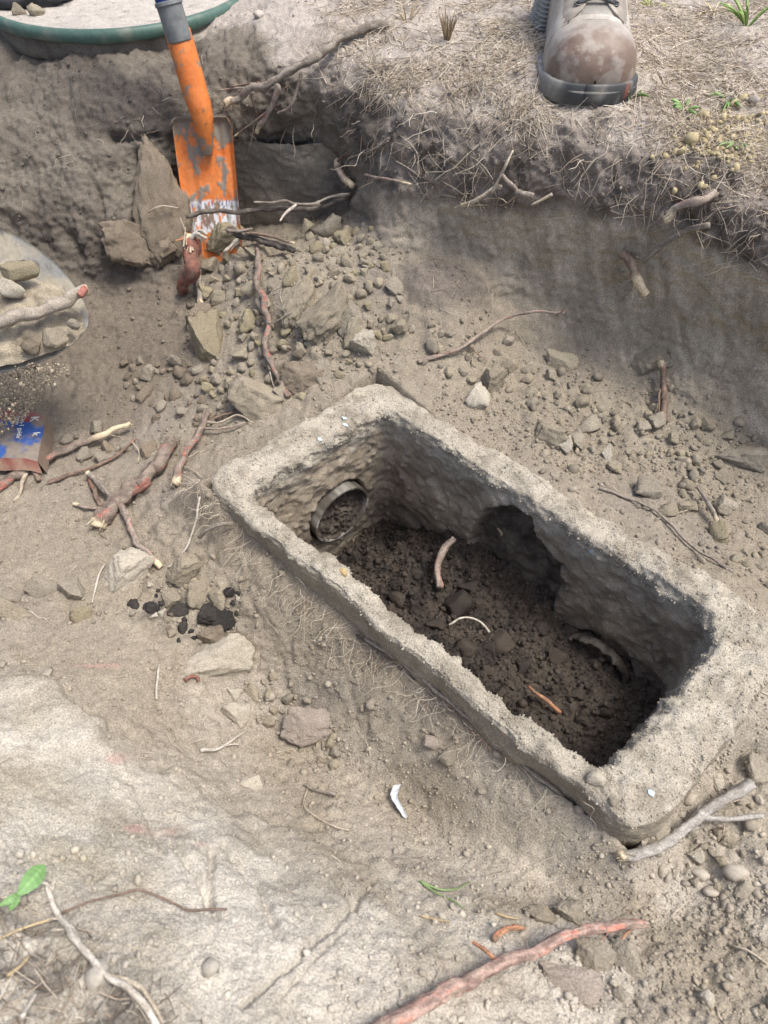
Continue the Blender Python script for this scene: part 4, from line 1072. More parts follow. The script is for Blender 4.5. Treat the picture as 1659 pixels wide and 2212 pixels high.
BIG = [
    ('clod_slab', 'tall grey slab of clay leaning on the left edge of the orange blade', 348, 442, 108, 225, M_CLODW, D(8), .04, .55),
    ('clod', 'bulging brown clod under the tall clay slab', 283, 525, 130, 78, M_CLODW, D(-10), None, .8),
    ('clod', 'small brown clod under the tip of the tall clay slab', 345, 545, 62, 60, M_CLODW, D(0), None, .8),
    ('clod', 'clod pressed against the foot of the orange blade', 495, 540, 78, 62, M_CLODO, D(0), .05, .7),
    ('clod', 'large olive clod below the hanging grey root', 456, 745, 82, 125, M_CLODO, D(-8), None, .6),
    ('clod', 'brown clod just above the large olive clod', 440, 690, 62, 70, M_CLODW, D(0), None, .6),
    ('clod_slab', 'upright flat tan slab right of the winding root', 655, 672, 62, 112, M_CLOD, D(-18), None, .6),
    ('clod_slab', 'curled leaf-like tan slab in the middle of the heap', 712, 700, 72, 128, M_CLOD, D(-28), None, .7),
    ('clod', 'tan clod overhanging right of the curled slab', 758, 700, 60, 75, M_CLODG, D(-35), None, .6),
    ('clod', 'pale block right of the curled slab', 790, 748, 58, 62, M_CLODP, D(0), None, .8),
    ('clod', 'squared tan clod above the far box corner', 768, 728, 46, 66, M_CLOD, D(-20), None, .7),
    ('clod', 'thin upright clod below the curled slab', 700, 805, 36, 66, M_CLODG, D(10), None, .6),
    ('clod', 'large crumbly block against the far left corner of the box', 552, 865, 118, 95, M_CLOD, D(-12), None, .8),
    ('clod', 'brown block beside the lower end of the winding root', 660, 815, 90, 75, M_CLODW, D(0), None, .7),
    ('clod', 'rounded tan clod below the pale root tip of the heap', 575, 575, 58, 46, M_CLOD, D(0), None, .8),
    ('clod', 'small olive oval clod right of the winding root', 634, 627, 30, 46, M_CLODO, D(0), None, .8),
    ('stone', 'large grey clod below the thick red scraped root', 272, 1238, 102, 88, M_CLODP, D(15), None, .75),
    ('stone', 'tan clod under the thin bent white root', 398, 1232, 64, 66, M_CLOD, D(0), None, .8),
    ('stone', 'long flat pale stone lying left of the box', 478, 1428, 182, 100, M_CLODP, D(24), .012, .6),
    ('stone', 'reddish brown rounded stone below the long flat stone', 672, 1566, 98, 82, M_CLODR, D(-5), None, .75),
    ('stone', 'pale triangular stone left of the reddish stone', 512, 1545, 66, 60, M_CLODP, D(-20), None, .6),
    ('stone', 'small pale stone at the lower end of the flat stone', 507, 1501, 36, 24, M_CLODP, D(-20), None, .8),
    ('stone', 'small tan block right under the flat stone', 546, 1500, 32, 42, M_CLOD, D(10), None, .8),
    ('stone', 'pale stone on the lower left slope near the ledge', 542, 1692, 54, 36, M_CLODP, D(15), None, .7),
    ('charred_lump', 'black charred lump nearest the box', 484, 1340, 44, 44, M_CLODB, D(0), None, .8),
    ('charred_lump', 'wide black charred lump in the dark patch', 450, 1326, 56, 42, M_CLODB, D(-8), None, .9),
    ('charred_lump', 'black charred lump under the round tan stone', 385, 1318, 38, 30, M_CLODB, D(0), None, .8),
    ('charred_lump', 'small black charred lump left in the dark patch', 325, 1310, 34, 26, M_CLODB, D(0), None, .8),
    ('stone', 'dark brown rounded clod below the black lumps', 460, 1375, 62, 56, M_CLODW, D(0), None, .8),
    ('stone', 'round tan stone in the dark patch', 374, 1294, 44, 38, M_CLOD, D(0), None, .8),
    ('stone', 'upright tan stone right of the dark patch', 430, 1282, 40, 62, M_CLOD, D(-8), None, .7),
    ('stone', 'tan clod touching the bank right of the dark patch', 472, 1295, 40, 46, M_CLOD, D(0), None, .7),
    ('stone', 'greenish clod at the left edge of the dark patch', 178, 1326, 44, 38, M_CLODO, D(0), None, .8),
    ('stone', 'grey clod at the left end of the clod row', 102, 1275, 72, 44, M_CLODG, D(-18), None, .7),
    ('stone', 'rounded grey clod in the clod row on the left', 160, 1282, 56, 50, M_CLODG, D(0), None, .8),
    ('stone', 'pale ridge of clay at the left edge of the photo', 25, 1325, 88, 46, M_CLOD, D(-22), None, .7),
    ('stone', 'small clod behind the pale clay ridge', 14, 1295, 50, 34, M_CLODG, D(0), None, .7),
    ('stone', 'flat oval stone below the cut wall', 1214, 785, 62, 44, M_CLOD, D(-8), None, .6),
    ('stone', 'broad tan clod left of the flat oval stone', 1062, 826, 56, 58, M_CLOD, D(15), None, .8),
    ('stone', 'pale block at the back edge of the box', 1030, 862, 46, 56, M_CLODP, D(0), None, .8),
    ('stone', 'large tan clod behind the middle of the box', 1188, 940, 66, 60, M_CLOD, D(0), None, .8),
    ('stone', 'smooth oval clod right of the large tan clod', 1270, 922, 58, 40, M_CLODG, D(12), None, .8),
    ('stone', 'grey rounded clod below the smooth oval clod', 1246, 952, 42, 44, M_CLODG, D(0), None, .8),
    ('stone', 'small pale clod against the box back edge', 1220, 966, 38, 38, M_CLODP, D(0), None, .8),
    ('clod', 'big smooth clod at the foot of the cut wall', 1400, 782, 92, 72, M_CLOD, D(-15), -.004, .8),
    ('stone', 'wide crumbly clod at the right edge behind the box', 1612, 992, 118, 62, M_CLODG, D(-3), None, .7),
    ('stone', 'clod holding the short grey twig', 1556, 1158, 44, 56, M_CLODO, D(-6), None, .8),
    ('stone', 'rounded clod left of the wide crumbly clod', 1400, 1062, 48, 50, M_CLODG, D(0), None, .8),
    ('stone', 'pair clod near the thin trailing root', 1440, 1108, 46, 36, M_CLOD, D(0), None, .8),
    ('stone', 'tall pale clod halfway along the box back edge', 1310, 990, 22, 46, M_CLODP, D(0), None, .8),
    ('stone', 'squared grey stone above the red root end', 1232, 1980, 66, 58, M_CLODG, D(-10), None, .8),
    ('stone', 'half buried tan stone left of the squared grey stone', 1170, 1985, 68, 44, M_CLOD, D(0), None, .7),
    ('stone', 'large grey stone under the red root', 1285, 2075, 74, 82, M_CLODG, D(5), None, .8),
    ('stone', 'rounded grey stone right of the large grey stone', 1350, 2085, 54, 66, M_CLODG, D(0), None, .8),
    ('stone', 'tan stone on the right edge below the forked root', 1508, 1850, 38, 32, M_CLODP, D(0), None, .8),
    ('stone', 'pale stone beside the fork of the grey root', 1484, 1790, 48, 36, M_CLODP, D(0), None, .8),
    ('stone', 'rounded clod at the right edge right of the box corner', 1635, 1660, 48, 58, M_CLODG, D(0), None, .8),
    ('stone', 'clod under the near corner of the box', 1395, 1815, 48, 42, M_CLODG, D(0), None, .8),
    ('stone', 'grey rounded stone left in front of the near corner', 960, 1650, 42, 38, M_CLODG, D(0), None, .8),
    ('stone', 'brownish pebble left of the grey rounded stone', 930, 1618, 30, 30, M_CLODR, D(0), None, .8),
    ('bark_chunk', 'brown chunk of rotten bark at the bottom under the red root', 1235, 2135, 118, 70, M_CLODR, D(-5), None, .5),
]
for nm, lb, x, y, w, h, mt, rt, lf, dp_ in BIG:
    clod(nm, lb, x, y, w * 1.06, h * 1.06, mt, None, 'bark' if nm == 'bark_chunk' else ('stone' if nm == 'stone' else 'clod'), 5 if w * h > 2600 else 4, (20 + len(nm + lb) % 5) if nm in ('clod_slab', 'charred_lump') else None, rt, lf, dp_)
# stones on the sandy rim
qx, qy = to_px(VB2)
for nm, lb, x, y, w, h, mt in (('stone', 'rounded pale lump of sand on the near corner of the rim', 1290, 1686, 40, 36, M_CLODP), ('pebble', 'small yellow pebble on the front rim of the box', 741, 1240, 20, 18, mat_clod('yellow_pebble', (.52, .40, .22), (.45, .35, .2))),
                           ('stone', 'small sand lump on the near end of the rim', 1326, 1733, 20, 20, M_CLODG)):
    k = np.argmin((qx - x) ** 2 + (qy - y) ** 2 + 1e6 * (NB[:, 2] < .5))
    clod(nm, lb, x, y, w, h, mt, None, 'stone' if nm == 'stone' else 'pebble', 3, base_pos=VB2[k])
# crumbs too many to describe one by one: alike within their heap
placed = [(b[2], b[3], max(b[4], b[5]) / 2) for b in BIG]
LAND = [(435, 400, 'the orange spade blade'), (655, 672, 'the upright flat tan slab'), (712, 700, 'the curled leaf-like slab'), (552, 865, 'the large crumbly block'), (456, 745, 'the large olive clod'),
        (790, 748, 'the pale block in the heap'), (585, 700, 'the winding root'), (408, 560, 'the reddish root stump'), (1000, 745, 'the arched twig'), (1062, 826, 'the broad tan clod'), (1188, 940, 'the large tan clod'),
        (1214, 785, 'the flat oval stone'), (1430, 850, 'the upright hairy root'), (1612, 992, 'the wide crumbly clod'), (1525, 1100, 'the short grey twig'), (1420, 1115, 'the trailing root'), (478, 1428, 'the long flat stone'),
        (448, 1325, 'the wide black lump'), (374, 1294, 'the round tan stone'), (672, 1566, 'the reddish stone'), (512, 1545, 'the pale triangular stone'), (1450, 1800, 'the forked grey root'), (1232, 1980, 'the squared grey stone'),
        (1285, 2075, 'the large grey stone'), (300, 1050, 'the thick red root'), (200, 955, 'the red spotted root'), (415, 970, 'the fibrous root'), (1150, 2070, 'the red barked root'), (860, 1735, 'the white paper scrap'), (1635, 1660, 'the rounded clod by the box corner'),
        (930, 620, 'the dark mound by the wall'), (770, 600, 'the tank wall corner'), (272, 1238, 'the large grey clod'), (735, 1105, 'the outlet pipe'), (960, 1230, 'the curved root in the box'), (1170, 1515, 'the red root piece in the box'), (1012, 1352, 'the white rootlet in the box')]
ORD = ['nearest', 'second', 'third', 'fourth', 'fifth', 'sixth', 'seventh', 'eighth', 'ninth', 'tenth', 'eleventh', 'twelfth', 'thirteenth', 'fourteenth', 'fifteenth', 'sixteenth', 'seventeenth', 'eighteenth', 'nineteenth', 'twentieth', 'twenty-first', 'twenty-second', 'twenty-third', 'twenty-fourth', 'twenty-fifth']
CNAME = {}
TODO = []
def heap(n, poly, smin, smax, mats, label, group, tries=4000, level=2):
    xs = [p[0] for p in poly]; ys = [p[1] for p in poly]; c = 0
    for _ in range(tries):
        if c >= n: break
        x, y = random.uniform(min(xs), max(xs)), random.uniform(min(ys), max(ys))
        if poly_mask(np.array([x]), np.array([y]), poly, .1)[0] < .5: continue
        s = smin + (smax - smin) * random.random() ** 1.9
        if any((x - a) ** 2 + (y - b) ** 2 < (r * .75 + s * .42) ** 2 for a, b, r in placed): continue
        placed.append((x, y, s / 2)); c += 1
        m = random.choice(mats)
        o = clod('clod', label, x, y, s * random.uniform(.9, 1.3), s * random.uniform(.75, 1.1), m, group, 'clod', 4 if s > 30 else 3, rot=random.uniform(-3, 3), deep=random.uniform(.7, 1.0))
        TODO.append((o, x, y, s, m))
def name_heaps():
    bins = {}
    for o, x, y, s, m in TODO:
        k = min(range(len(LAND)), key=lambda i: (LAND[i][0] - x) ** 2 + (LAND[i][1] - y) ** 2)
        dx, dy = x - LAND[k][0], y - LAND[k][1]
        dr = ('right of' if dx > 0 else 'left of') if abs(dx) > abs(dy) else ('below' if dy > 0 else 'above')
        bins.setdefault((k, dr), []).append((math.hypot(dx, dy), o, s, m))
    cn = {'soil_clod': 'tan', 'grey_clod': 'greyish', 'pale_clod': 'pale', 'olive_clod': 'olive', 'brown_clod': 'brown', 'black_clod': 'black', 'dark_wet_clod': 'dark wet'}
    for (k, dr), L in bins.items():
        for i, (d, o, s, m) in enumerate(sorted(L, key=lambda q: q[0])):
            sz = 'large' if s > 32 else ('mid-sized' if s > 20 else 'small')
            o['label'] = '%s %s clod, %s %s %s' % (sz, cn.get(m.name, 'tan'), ORD[min(i, 24)] if len(L) > 1 else 'just', dr, LAND[k][2])
heap(125, [(430, 560), (560, 560), (700, 500), (800, 470), (860, 600), (900, 720), (800, 780), (640, 870), (480, 900), (420, 800)], 16, 56, [M_CLOD, M_CLOD, M_CLODO, M_CLODG], 'tan clod in the loose heap below the orange spade', 'clods in the heap below the spade')
heap(40, [(250, 780), (440, 780), (520, 900), (420, 930), (300, 900)], 12, 36, [M_CLODW, M_CLODG, M_CLODW], 'brown clod in the shaded hollow left of the heap', 'clods in the hollow')
heap(42, [(900, 700), (1120, 740), (1300, 860), (1400, 1000), (1330, 1030), (1100, 880), (960, 810)], 12, 38, [M_CLOD, M_CLODG, M_CLOD], 'tan clod on the soil between box and cut wall', 'clods behind the box')
heap(38, [(1330, 850), (1659, 960), (1659, 1280), (1420, 1060)], 14, 42, [M_CLODG, M_CLOD], 'grey clod in the loose soil at the right behind the box', 'clods right behind the box')
heap(26, [(270, 1270), (520, 1260), (530, 1400), (440, 1420), (300, 1340)], 10, 28, [M_CLODB, M_CLODW, M_CLOD, M_CLODB, M_CLODP], 'small mixed clod in the dark patch left of the box', 'clods in the dark patch')
heap(34, [(490, 1470), (600, 1450), (730, 1560), (760, 1660), (620, 1660), (560, 1600)], 10, 30, [M_CLOD, M_CLODG, M_CLOD], 'small clod around the reddish stone left of the box', 'clods around the reddish stone')
heap(30, [(1350, 1800), (1659, 1620), (1659, 2000), (1420, 1900)], 12, 34, [M_CLODG, M_CLODP, M_CLOD], 'grey clod around the forked root at the right', 'clods around the forked root')
heap(16, [(1130, 2000), (1400, 2020), (1659, 2000), (1659, 2212), (1300, 2212)], 12, 34, [M_CLODG, M_CLODP], 'pale clod on the ground below the red root', 'clods at the bottom right')
heap(12, [(100, 930), (350, 900), (380, 1000), (240, 1040)], 16, 44, [M_CLODG, M_CLODW], 'grey clod among the roots at the left', 'clods among the left roots')
# dark clods lying in the box
for i, (x, y, s) in enumerate(((860, 1300, 40), (985, 1310, 62), (1010, 1270, 34), (1080, 1390, 56), (900, 1240, 30), (1200, 1420, 44), (1130, 1440, 40), (1240, 1500, 36), (1010, 1400, 44), (1260, 1560, 30), (940, 1350, 36), (1170, 1360, 34), (870, 1390, 30), (1050, 1450, 30), (1310, 1540, 30), (1080, 1500, 26))):
    o = clod('clod', 'dark wet clod on the floor inside the concrete box', x, y, s * 1.1, s * .9, M_CLODD, 'dark clods inside the box', 'clod', 3, base_pos=on_boxsoil(x, y))
    TODO.append((o, x, y, s, M_CLODD))
name_heaps()
# ================================================================== the orange trenching spade
ORANGE = np.array([.64, .20, .05]); MUD = np.array([.235, .205, .165])
B_ = at_d(468, 545, 1.30); T_ = at_d(436, 252, 1.205)
ua = T_ - B_; blade_len = np.linalg.norm(ua); ua /= blade_len
uw = np.array([1.0, .02, .05]); uw -= ua * (uw @ ua); uw /= np.linalg.norm(uw)
un = np.cross(uw, ua); un /= np.linalg.norm(un)
if un[1] > 0: un = -un
spade = empty('trenching_spade', B_ - ua * .06)
tag(spade, 'narrow orange trenching spade standing muddy in the pit wall', 'spade')
HW = .0505
ns_, nw_ = 120, 48
S = np.linspace(-.075, blade_len, ns_); Xw = np.linspace(-1, 1, nw_)
def blade_pt(x, s_, off=0.0):
    e = np.abs(x)
    hw = HW * (1 - .03 * (1 - s_ / blade_len))
    lipf = .0075 * sstep(.84, 1.0, e) - .0022 * np.exp(-((e - .52) / .10) ** 2)
    rise = .009 * sstep(blade_len - .009, blade_len, s_)
    # rounded top corners
    drop = np.where(s_ > blade_len - .02, .012 * np.clip((e - .82) / .18, 0, 1) ** 2 * sstep(blade_len - .02, blade_len, s_), 0)
    return B_ + np.multiply.outer(x * hw, uw) + np.multiply.outer(s_ - drop, ua) + np.multiply.outer(lipf + rise + off, un)
SS, XX = np.meshgrid(S, Xw, indexing='ij')
Vf = blade_pt(XX.ravel(), SS.ravel()); Vbk = Vf - un * .0022
q = np.column_stack([XX.ravel() * HW, SS.ravel(), np.zeros(SS.size)])
tn = SS.ravel() / blade_len
mudm = sstep(.05, .16, fbm(np.column_stack([q[:, 0] * 1.8, q[:, 1], q[:, 2]]), 34, 5, .6, seed=4.4) + .38 * sstep(.66, .98, tn) - .05 - .12 * np.exp(-((tn - .62) / .12) ** 2) + .14 * np.exp(-((np.abs(XX.ravel()) - .52) / .12) ** 2))
lab = sstep(.155, .165, tn + .012 * fbm(q, 90, 3)) * (1 - sstep(.395, .405, tn + .012 * fbm(q, 90, 3, seed=3))) * sstep(-.80, -.76, XX.ravel())
cbz = mix(np.tile(ORANGE, (len(Vf), 1)), np.array([.62, .16, .03]), sstep(-.1, .4, fbm(q, 40, 3)))
stick = fbm(np.column_stack([q[:, 0] * 3, q[:, 1] * .8, q[:, 2]]), 55, 4, .6, seed=9)
white = lab * sstep(-.02, .06, stick + .15 * sstep(.32, .40, tn) + .10 * (XX.ravel() > .4))
cbz = mix(cbz, np.array([.66, .68, .70]), white)
cbz = mix(cbz, np.array([.06, .10, .30]), white * sstep(.14, .2, fbm(np.column_stack([q[:, 0] * 3, q[:, 1] * .6, q[:, 2]]), 120, 3, seed=31)) * sstep(.27, .33, tn))
cbz = mix(cbz, MUD, np.clip(mudm, 0, 1) * (1 - white * .55))
cbz = mix(cbz, MUD * .9, lab * (1 - white) * sstep(-.15, .0, fbm(q, 30, 3, seed=12)) * .9)
scr = sstep(.38, .46, fbm(np.column_stack([q[:, 0] * 260, q[:, 1] * 9, q[:, 2]]), 1, 3, seed=77)) * sstep(-.1, .3, fbm(q, 22, 2, seed=78))
cbz = mix(cbz, np.array([.30, .16, .09]), scr * .7 * (1 - mudm))
Vf = Vf + un * (.0012 * mudm + .0006 * mudm * fbm(q, 200, 2))[:, None]
fr = grid_faces(ns_, nw_)
nF = len(Vf)
rim = []
for i in range(ns_ - 1):
    for j in (0, nw_ - 1):
        a = i * nw_ + j; b = (i + 1) * nw_ + j; rim.append((a, b, b + nF, a + nF))
for j in range(nw_ - 1):
    for i in (0, ns_ - 1):
        a = i * nw_ + j; b = a + 1; rim.append((a, b, b + nF, a + nF))
obj('blade', np.vstack([Vf, Vbk]), np.vstack([fr, fr[:, ::-1] + nF, np.array(rim)]), M_PAINT, spade, vcol=np.vstack([cbz, np.tile(ORANGE * .8, (nF, 1))]), quads=True)
hp = np.array([at_d(449, 332, 1.222), at_d(445, 300, 1.203), at_d(437, 250, 1.178), at_d(419, 190, 1.158), at_d(402, 130, 1.138), at_d(383, 66, 1.118)])
hr = np.array([.009, .014, .0195, .0208, .0207, .0205])
n = 60; C = catmull(hp, n); R = np.interp(np.linspace(0, 1, n), np.linspace(0, 1, len(hr)), hr)
V, F, t = tube(C, R, 28, True)
c = mix(np.tile(ORANGE, (len(V), 1)), np.array([.58, .16, .035]), sstep(-.1, .4, fbm(V, 30, 3)))
c = mix(c, MUD, sstep(.28, .36, fbm(V, 45, 5, .6, seed=6) + .35 * (1 - sstep(.0, .35, t))))
c = mix(c, np.array([.08, .07, .06]), sstep(.42, .46, fbm(V * np.array([1.6, 1, 1]), 80, 3, seed=17)) * .8)
obj('socket', V, F, M_PAINT, spade, vcol=c)
def handle_piece(name, pts, rads, colr, mat=M_PAINT, parent=None, n=30):
    C = catmull(np.array(pts), n); R = np.interp(np.linspace(0, 1, n), np.linspace(0, 1, len(rads)), rads)
    V, F, t = tube(C, R, 28, True)
    c = mix(np.tile(np.array(colr), (len(V), 1)), np.array(colr) * .7, sstep(-.1, .4, fbm(V, 50, 3)))
    return obj(name, V, F, mat, parent or spade, vcol=c)
g0 = at_d(385, 74, 1.117); g1 = at_d(364, 6, 1.092); hdir = (g1 - g0) / np.linalg.norm(g1 - g0)
fer = handle_piece('grey_ferrule', [g0 - hdir * .01, g1], [.0193, .02], (.19, .20, .20))
handle_piece('ferrule_ring', [g1 - hdir * .003, g1 + hdir * .003], [.0215, .0215], (.22, .235, .24), parent=fer, n=6)
handle_piece('handle', [g1, g1 + hdir * .2, g1 + hdir * .45], [.019, .018, .018], (.025, .07, .32))

# ================================================================== the round shovel lifting soil, left edge
tip = at_z(190, 700, .115)
sa = np.array([1.0, -.06, -.22]); sa /= np.linalg.norm(sa)
swd = np.array([-.10, .86, .50]); swd -= sa * (swd @ sa); swd /= np.linalg.norm(swd)
sn_ = np.cross(sa, swd)
if sn_ @ (np.array([0, 0, CAM_H]) - tip) < 0: sn_ = -sn_
LB, WB = .27, .112
shovel = empty('round_shovel', tip - sa * LB)
tag(shovel, 'round steel shovel loaded with sandy soil entering from the left edge', 'shovel')
ns_, nw_ = 60, 40
def half_w(s_):       # s_ measured back from the tip
    return WB * np.clip(1 - np.clip(1 - s_ / .16, 0, 1) ** 1.7, 0, 1) ** .62
S = LB * np.linspace(0.0, 1, ns_) ** 1.4; Xw = np.linspace(-1, 1, nw_)
SS, XX = np.meshgrid(S, Xw, indexing='ij')
hw = np.maximum(half_w(SS.ravel()), .002)
def shovel_pt(x, s_, hw, off=0.0):
    return tip - np.multiply.outer(s_, sa) + np.multiply.outer(x * hw, swd) + np.multiply.outer(.022 * (np.abs(x) * hw / WB) ** 2 - .012 * np.sin(np.clip(s_ / LB, 0, 1) * np.pi) + off, sn_)
Vf = shovel_pt(XX.ravel(), SS.ravel(), hw); Vbk = Vf - sn_ * .002; nF = len(Vf)
c = mix(np.tile(np.array([.22, .22, .205]), (nF, 1)), np.array([.33, .295, .225]), sstep(-.25, .15, fbm(Vf, 24, 4, seed=3)))
c = mix(c, np.array([.12, .11, .10]), sstep(.25, .4, fbm(Vf, 60, 3, seed=5)))
fr = grid_faces(ns_, nw_)
rim = []
for i in range(ns_ - 1):
    for j in (0, nw_ - 1):
        a = i * nw_ + j; b = (i + 1) * nw_ + j; rim.append((a, b, b + nF, a + nF))
sh_mat = mat_vcol('worn_steel', rough=.42, spec=.5, grain=220, grain_amt=.15, bump=.15)
obj('blade', np.vstack([Vf, Vbk]), np.vstack([fr, fr[:, ::-1] + nF, np.array(rim)]), sh_mat, shovel, vcol=np.vstack([c, c * .6]), quads=True)
hb = tip - sa * (LB - .02)
V, F, t = tube(np.array([hb, hb - sa * .12 + np.array([0, 0, .03]), hb - sa * .9 + np.array([0, 0, .45])]), [.02, .02, .018], 16)
obj('handle', V, F, mat_plain('wooden_handle', (.40, .28, .16), .6), shovel)
# soil carried on the shovel
S2 = np.linspace(.004, LB - .02, 80); X2 = np.linspace(-.97, .97, 80)
SS, XX = np.meshgrid(S2, X2, indexing='ij'); s_, x_ = SS.ravel(), XX.ravel()
hw = np.maximum(half_w(s_), .002)
hgt = .030 * np.clip(1 - np.abs(x_ + .28) ** 2.2 * .95, 0, 1) * sstep(0, .05, s_)
Vl = shovel_pt(x_, s_, hw, -.004 + hgt * (1 - sstep(.45, .75, x_ + .15 * fbm(np.column_stack([s_, x_, x_]), 12, 3))) - .004 * sstep(.6, .8, x_))
w_, i_ = worley(Vl, 60, 3.0)
Vl += sn_ * (.016 * np.clip(.6 - w_, 0, .6) * (1 - sstep(.3, .5, x_)) + .005 * fbm(Vl, 40, 4) + .002 * fbm(Vl, 160, 2))[:, None]
cl_ = mix(np.tile(np.array([.40, .35, .265]), (len(Vl), 1)), np.array([.28, .24, .18]), sstep(-.2, .3, fbm(Vl, 30, 4)))
lo = obj('shovel_soil', Vl, grid_faces(80, 80), M_SAND, None, tip - sa * .12, vcol=cl_, quads=True)
tag(lo, 'heap of pale sandy soil carried on the round shovel', 'soil', kind='stuff')
def on_shovel(px, py, off):
    r = rays(px, py); o = np.array([0, 0, CAM_H]); t = ((tip - o) @ sn_ + off) / (r @ sn_); return o + r * t
C3 = np.array([on_shovel(x, y, f) for x, y, f in ((-60, 722, .035), (-10, 700, .04), (40, 686, .044), (90, 668, .044), (140, 648, .04), (186, 630, .035))])
V, F, c = root_geo(C3, 17, 14, 'grey', (0, .04), sides=14, rough=.15, n=50)
lo = obj('thick_pale_root', V, F, M_BARK, None, C3[0], vcol=mix(c, np.array([.42, .37, .30]), np.full(len(c), .5)))
tag(lo, 'thick pale cut root lying across the loaded round shovel', 'root')
V, F, c = root_geo(np.array([on_shovel(172, 640, .044), on_shovel(188, 626, .042)]), 9, 8, 'vred', sides=10, n=8)
obj('red_cut_end', V, F, M_BARK, lo, vcol=mix(c, np.array([.5, .2, .16]), np.full(len(c), .6)))
for nm, lb, x, y, w, h, m in (('clod', 'flat olive clod on top of the soil in the round shovel', 38, 590, 82, 44, M_CLODO), ('clod', 'rounded clod below the pale root on the round shovel', 120, 735, 52, 44, M_CLOD), ('clod', 'pale clod at the left end of the shovel load', 20, 628, 60, 40, M_CLODP), ('clod', 'small clod near the tip of the round shovel', 160, 705, 26, 24, M_CLODG), ('clod', 'dark clod low on the round shovel load', 70, 752, 40, 32, M_CLODW)):
    clod(nm, lb, x, y, w, h, m, None, 'clod', 3, base_pos=on_shovel(x, y, .022), lift=.008)

# ================================================================== printed carton half buried at the left edge
cz = -.052
A0, A1, A2, A3 = [at_z(x, y, cz) for x, y in ((-170, 872), (96, 893), (78, 992), (-190, 985))]
carton = empty('printed_carton', A0)
tag(carton, 'muddy blue and red printed carton half buried at the left edge', 'carton')
nu, nv = 90, 50
Uu, Vv = np.meshgrid(np.linspace(0, 1, nu), np.linspace(0, 1, nv)); Uu, Vv = Uu.ravel()[:, None], Vv.ravel()[:, None]
Vc = (A0 * (1 - Uu) + A1 * Uu) * (1 - Vv) + (A3 * (1 - Uu) + A2 * Uu) * Vv
u, v = Uu[:, 0], Vv[:, 0]
Vc[:, 2] += .003 * fbm(Vc, 18, 3) - .006 * sstep(.9, 1, u)
cc = np.tile(np.array([.035, .10, .33]), (len(Vc), 1))
cc = mix(cc, np.array([.30, .05, .055]), 1 - sstep(.20, .24, v + .02 * fbm(Vc, 60, 2)))
cc = mix(cc, np.array([.62, .62, .58]), sstep(.78, .80, v) * (1 - sstep(.66, .69, u + .25 * (v - .8))))
mudc = sstep(-.2, .12, fbm(Vc, 26, 5, .6, seed=8) + .45 * sstep(.72, 1, u) * sstep(.4, .8, v) + .1 * (v < .22) - .02)
cc = mix(cc, np.array([.24, .20, .145]), mudc * .92)
Vc[:, 2] += .002 * mudc
obj('top_panel', Vc, grid_faces(nv, nu), M_PAINT, carton, vcol=cc, quads=True)
edge_t = Vc.reshape(nv, nu, 3)[-1]; edge_b = edge_t - np.array([0, .004, .024])
cE = mix(np.tile(np.array([.55, .36, .27]), (2 * nu, 1)), np.array([.40, .13, .11]), sstep(-.1, .3, fbm(np.vstack([edge_t, edge_b]), 60, 3)))
obj('side_panel', np.vstack([edge_t, edge_b]), grid_faces(2, nu), M_PAINT, carton, vcol=cE, quads=True)
edge_r = Vc.reshape(nv, nu, 3)[:, -1]; edge_rb = edge_r - np.array([-.004, 0, .03])
obj('end_panel', np.vstack([edge_r, edge_rb]), grid_faces(2, nv), M_PAINT, carton, vcol=np.tile([.22, .17, .13], (2 * nv, 1)), quads=True)
M_INK = mat_plain('white_print', (.72, .72, .64), .6, var=.1)
def text_on(word, px, py, size, ang, z, parent):
    cu = bpy.data.curves.new('print', 'FONT'); cu.body = word; cu.size = size; cu.extrude = .0004; cu.resolution_u = 2
    tmp = bpy.data.objects.new('tmp', cu); COL.objects.link(tmp)
    bpy.context.view_layer.update()
    me = bpy.data.meshes.new_from_object(tmp.evaluated_get(bpy.context.evaluated_depsgraph_get()))
    bpy.data.objects.remove(tmp); me.name = 'lettering'; me.materials.clear(); me.materials.append(M_INK)
    o = bpy.data.objects.new('lettering', me); COL.objects.link(o)
    o.parent = parent; p = at_z(px, py, z) - np.array(parent.location)
    o.location = tuple(p); o.rotation_euler = (0, 0, ang)
    return o
pn_ = parent = carton
text_on('K', 68, 900, .018, D(-84), cz + .0055, carton)
text_on('k', 72, 934, .016, D(-84), cz + .0055, carton)
text_on('5-in-1 guide', 47, 898, .0105, D(-82), cz + .0055, carton)
text_on('Guide', 38, 899, .008, D(-82), cz + .0055, carton)

# ================================================================== the work boot on the bank
g, _, _ = on_ground(1274, 216); BO = g[0] + np.array([0, -.008, -.004])
boot = empty('work_boot', BO)
tag(boot, 'worn grey-brown leather work boot standing on the straw at the pit edge', 'boot')
YAW = D(-3)
def bw_(P):
    P = np.asarray(P, float) * np.array([1.12, .98, 1.0]); c, s = math.cos(YAW), math.sin(YAW)
    return np.column_stack([P[:, 0] * c - P[:, 1] * s, P[:, 0] * s + P[:, 1] * c, P[:, 2]]) + BO
def b_hw(y):
    y = np.asarray(y, float)
    front = np.clip(1 - np.clip(1 - y / .062, 0, 1) ** 2.5, 0, 1) ** (1 / 2.5)
    return (np.interp(y, [0, .06, .10, .14, .19, .25, .30], [.0575, .0575, .0565, .051, .045, .043, .043]) * front) * np.clip(1 - np.clip((y - .265) / .05, 0, 1) ** 2.5, .02, 1) ** .5
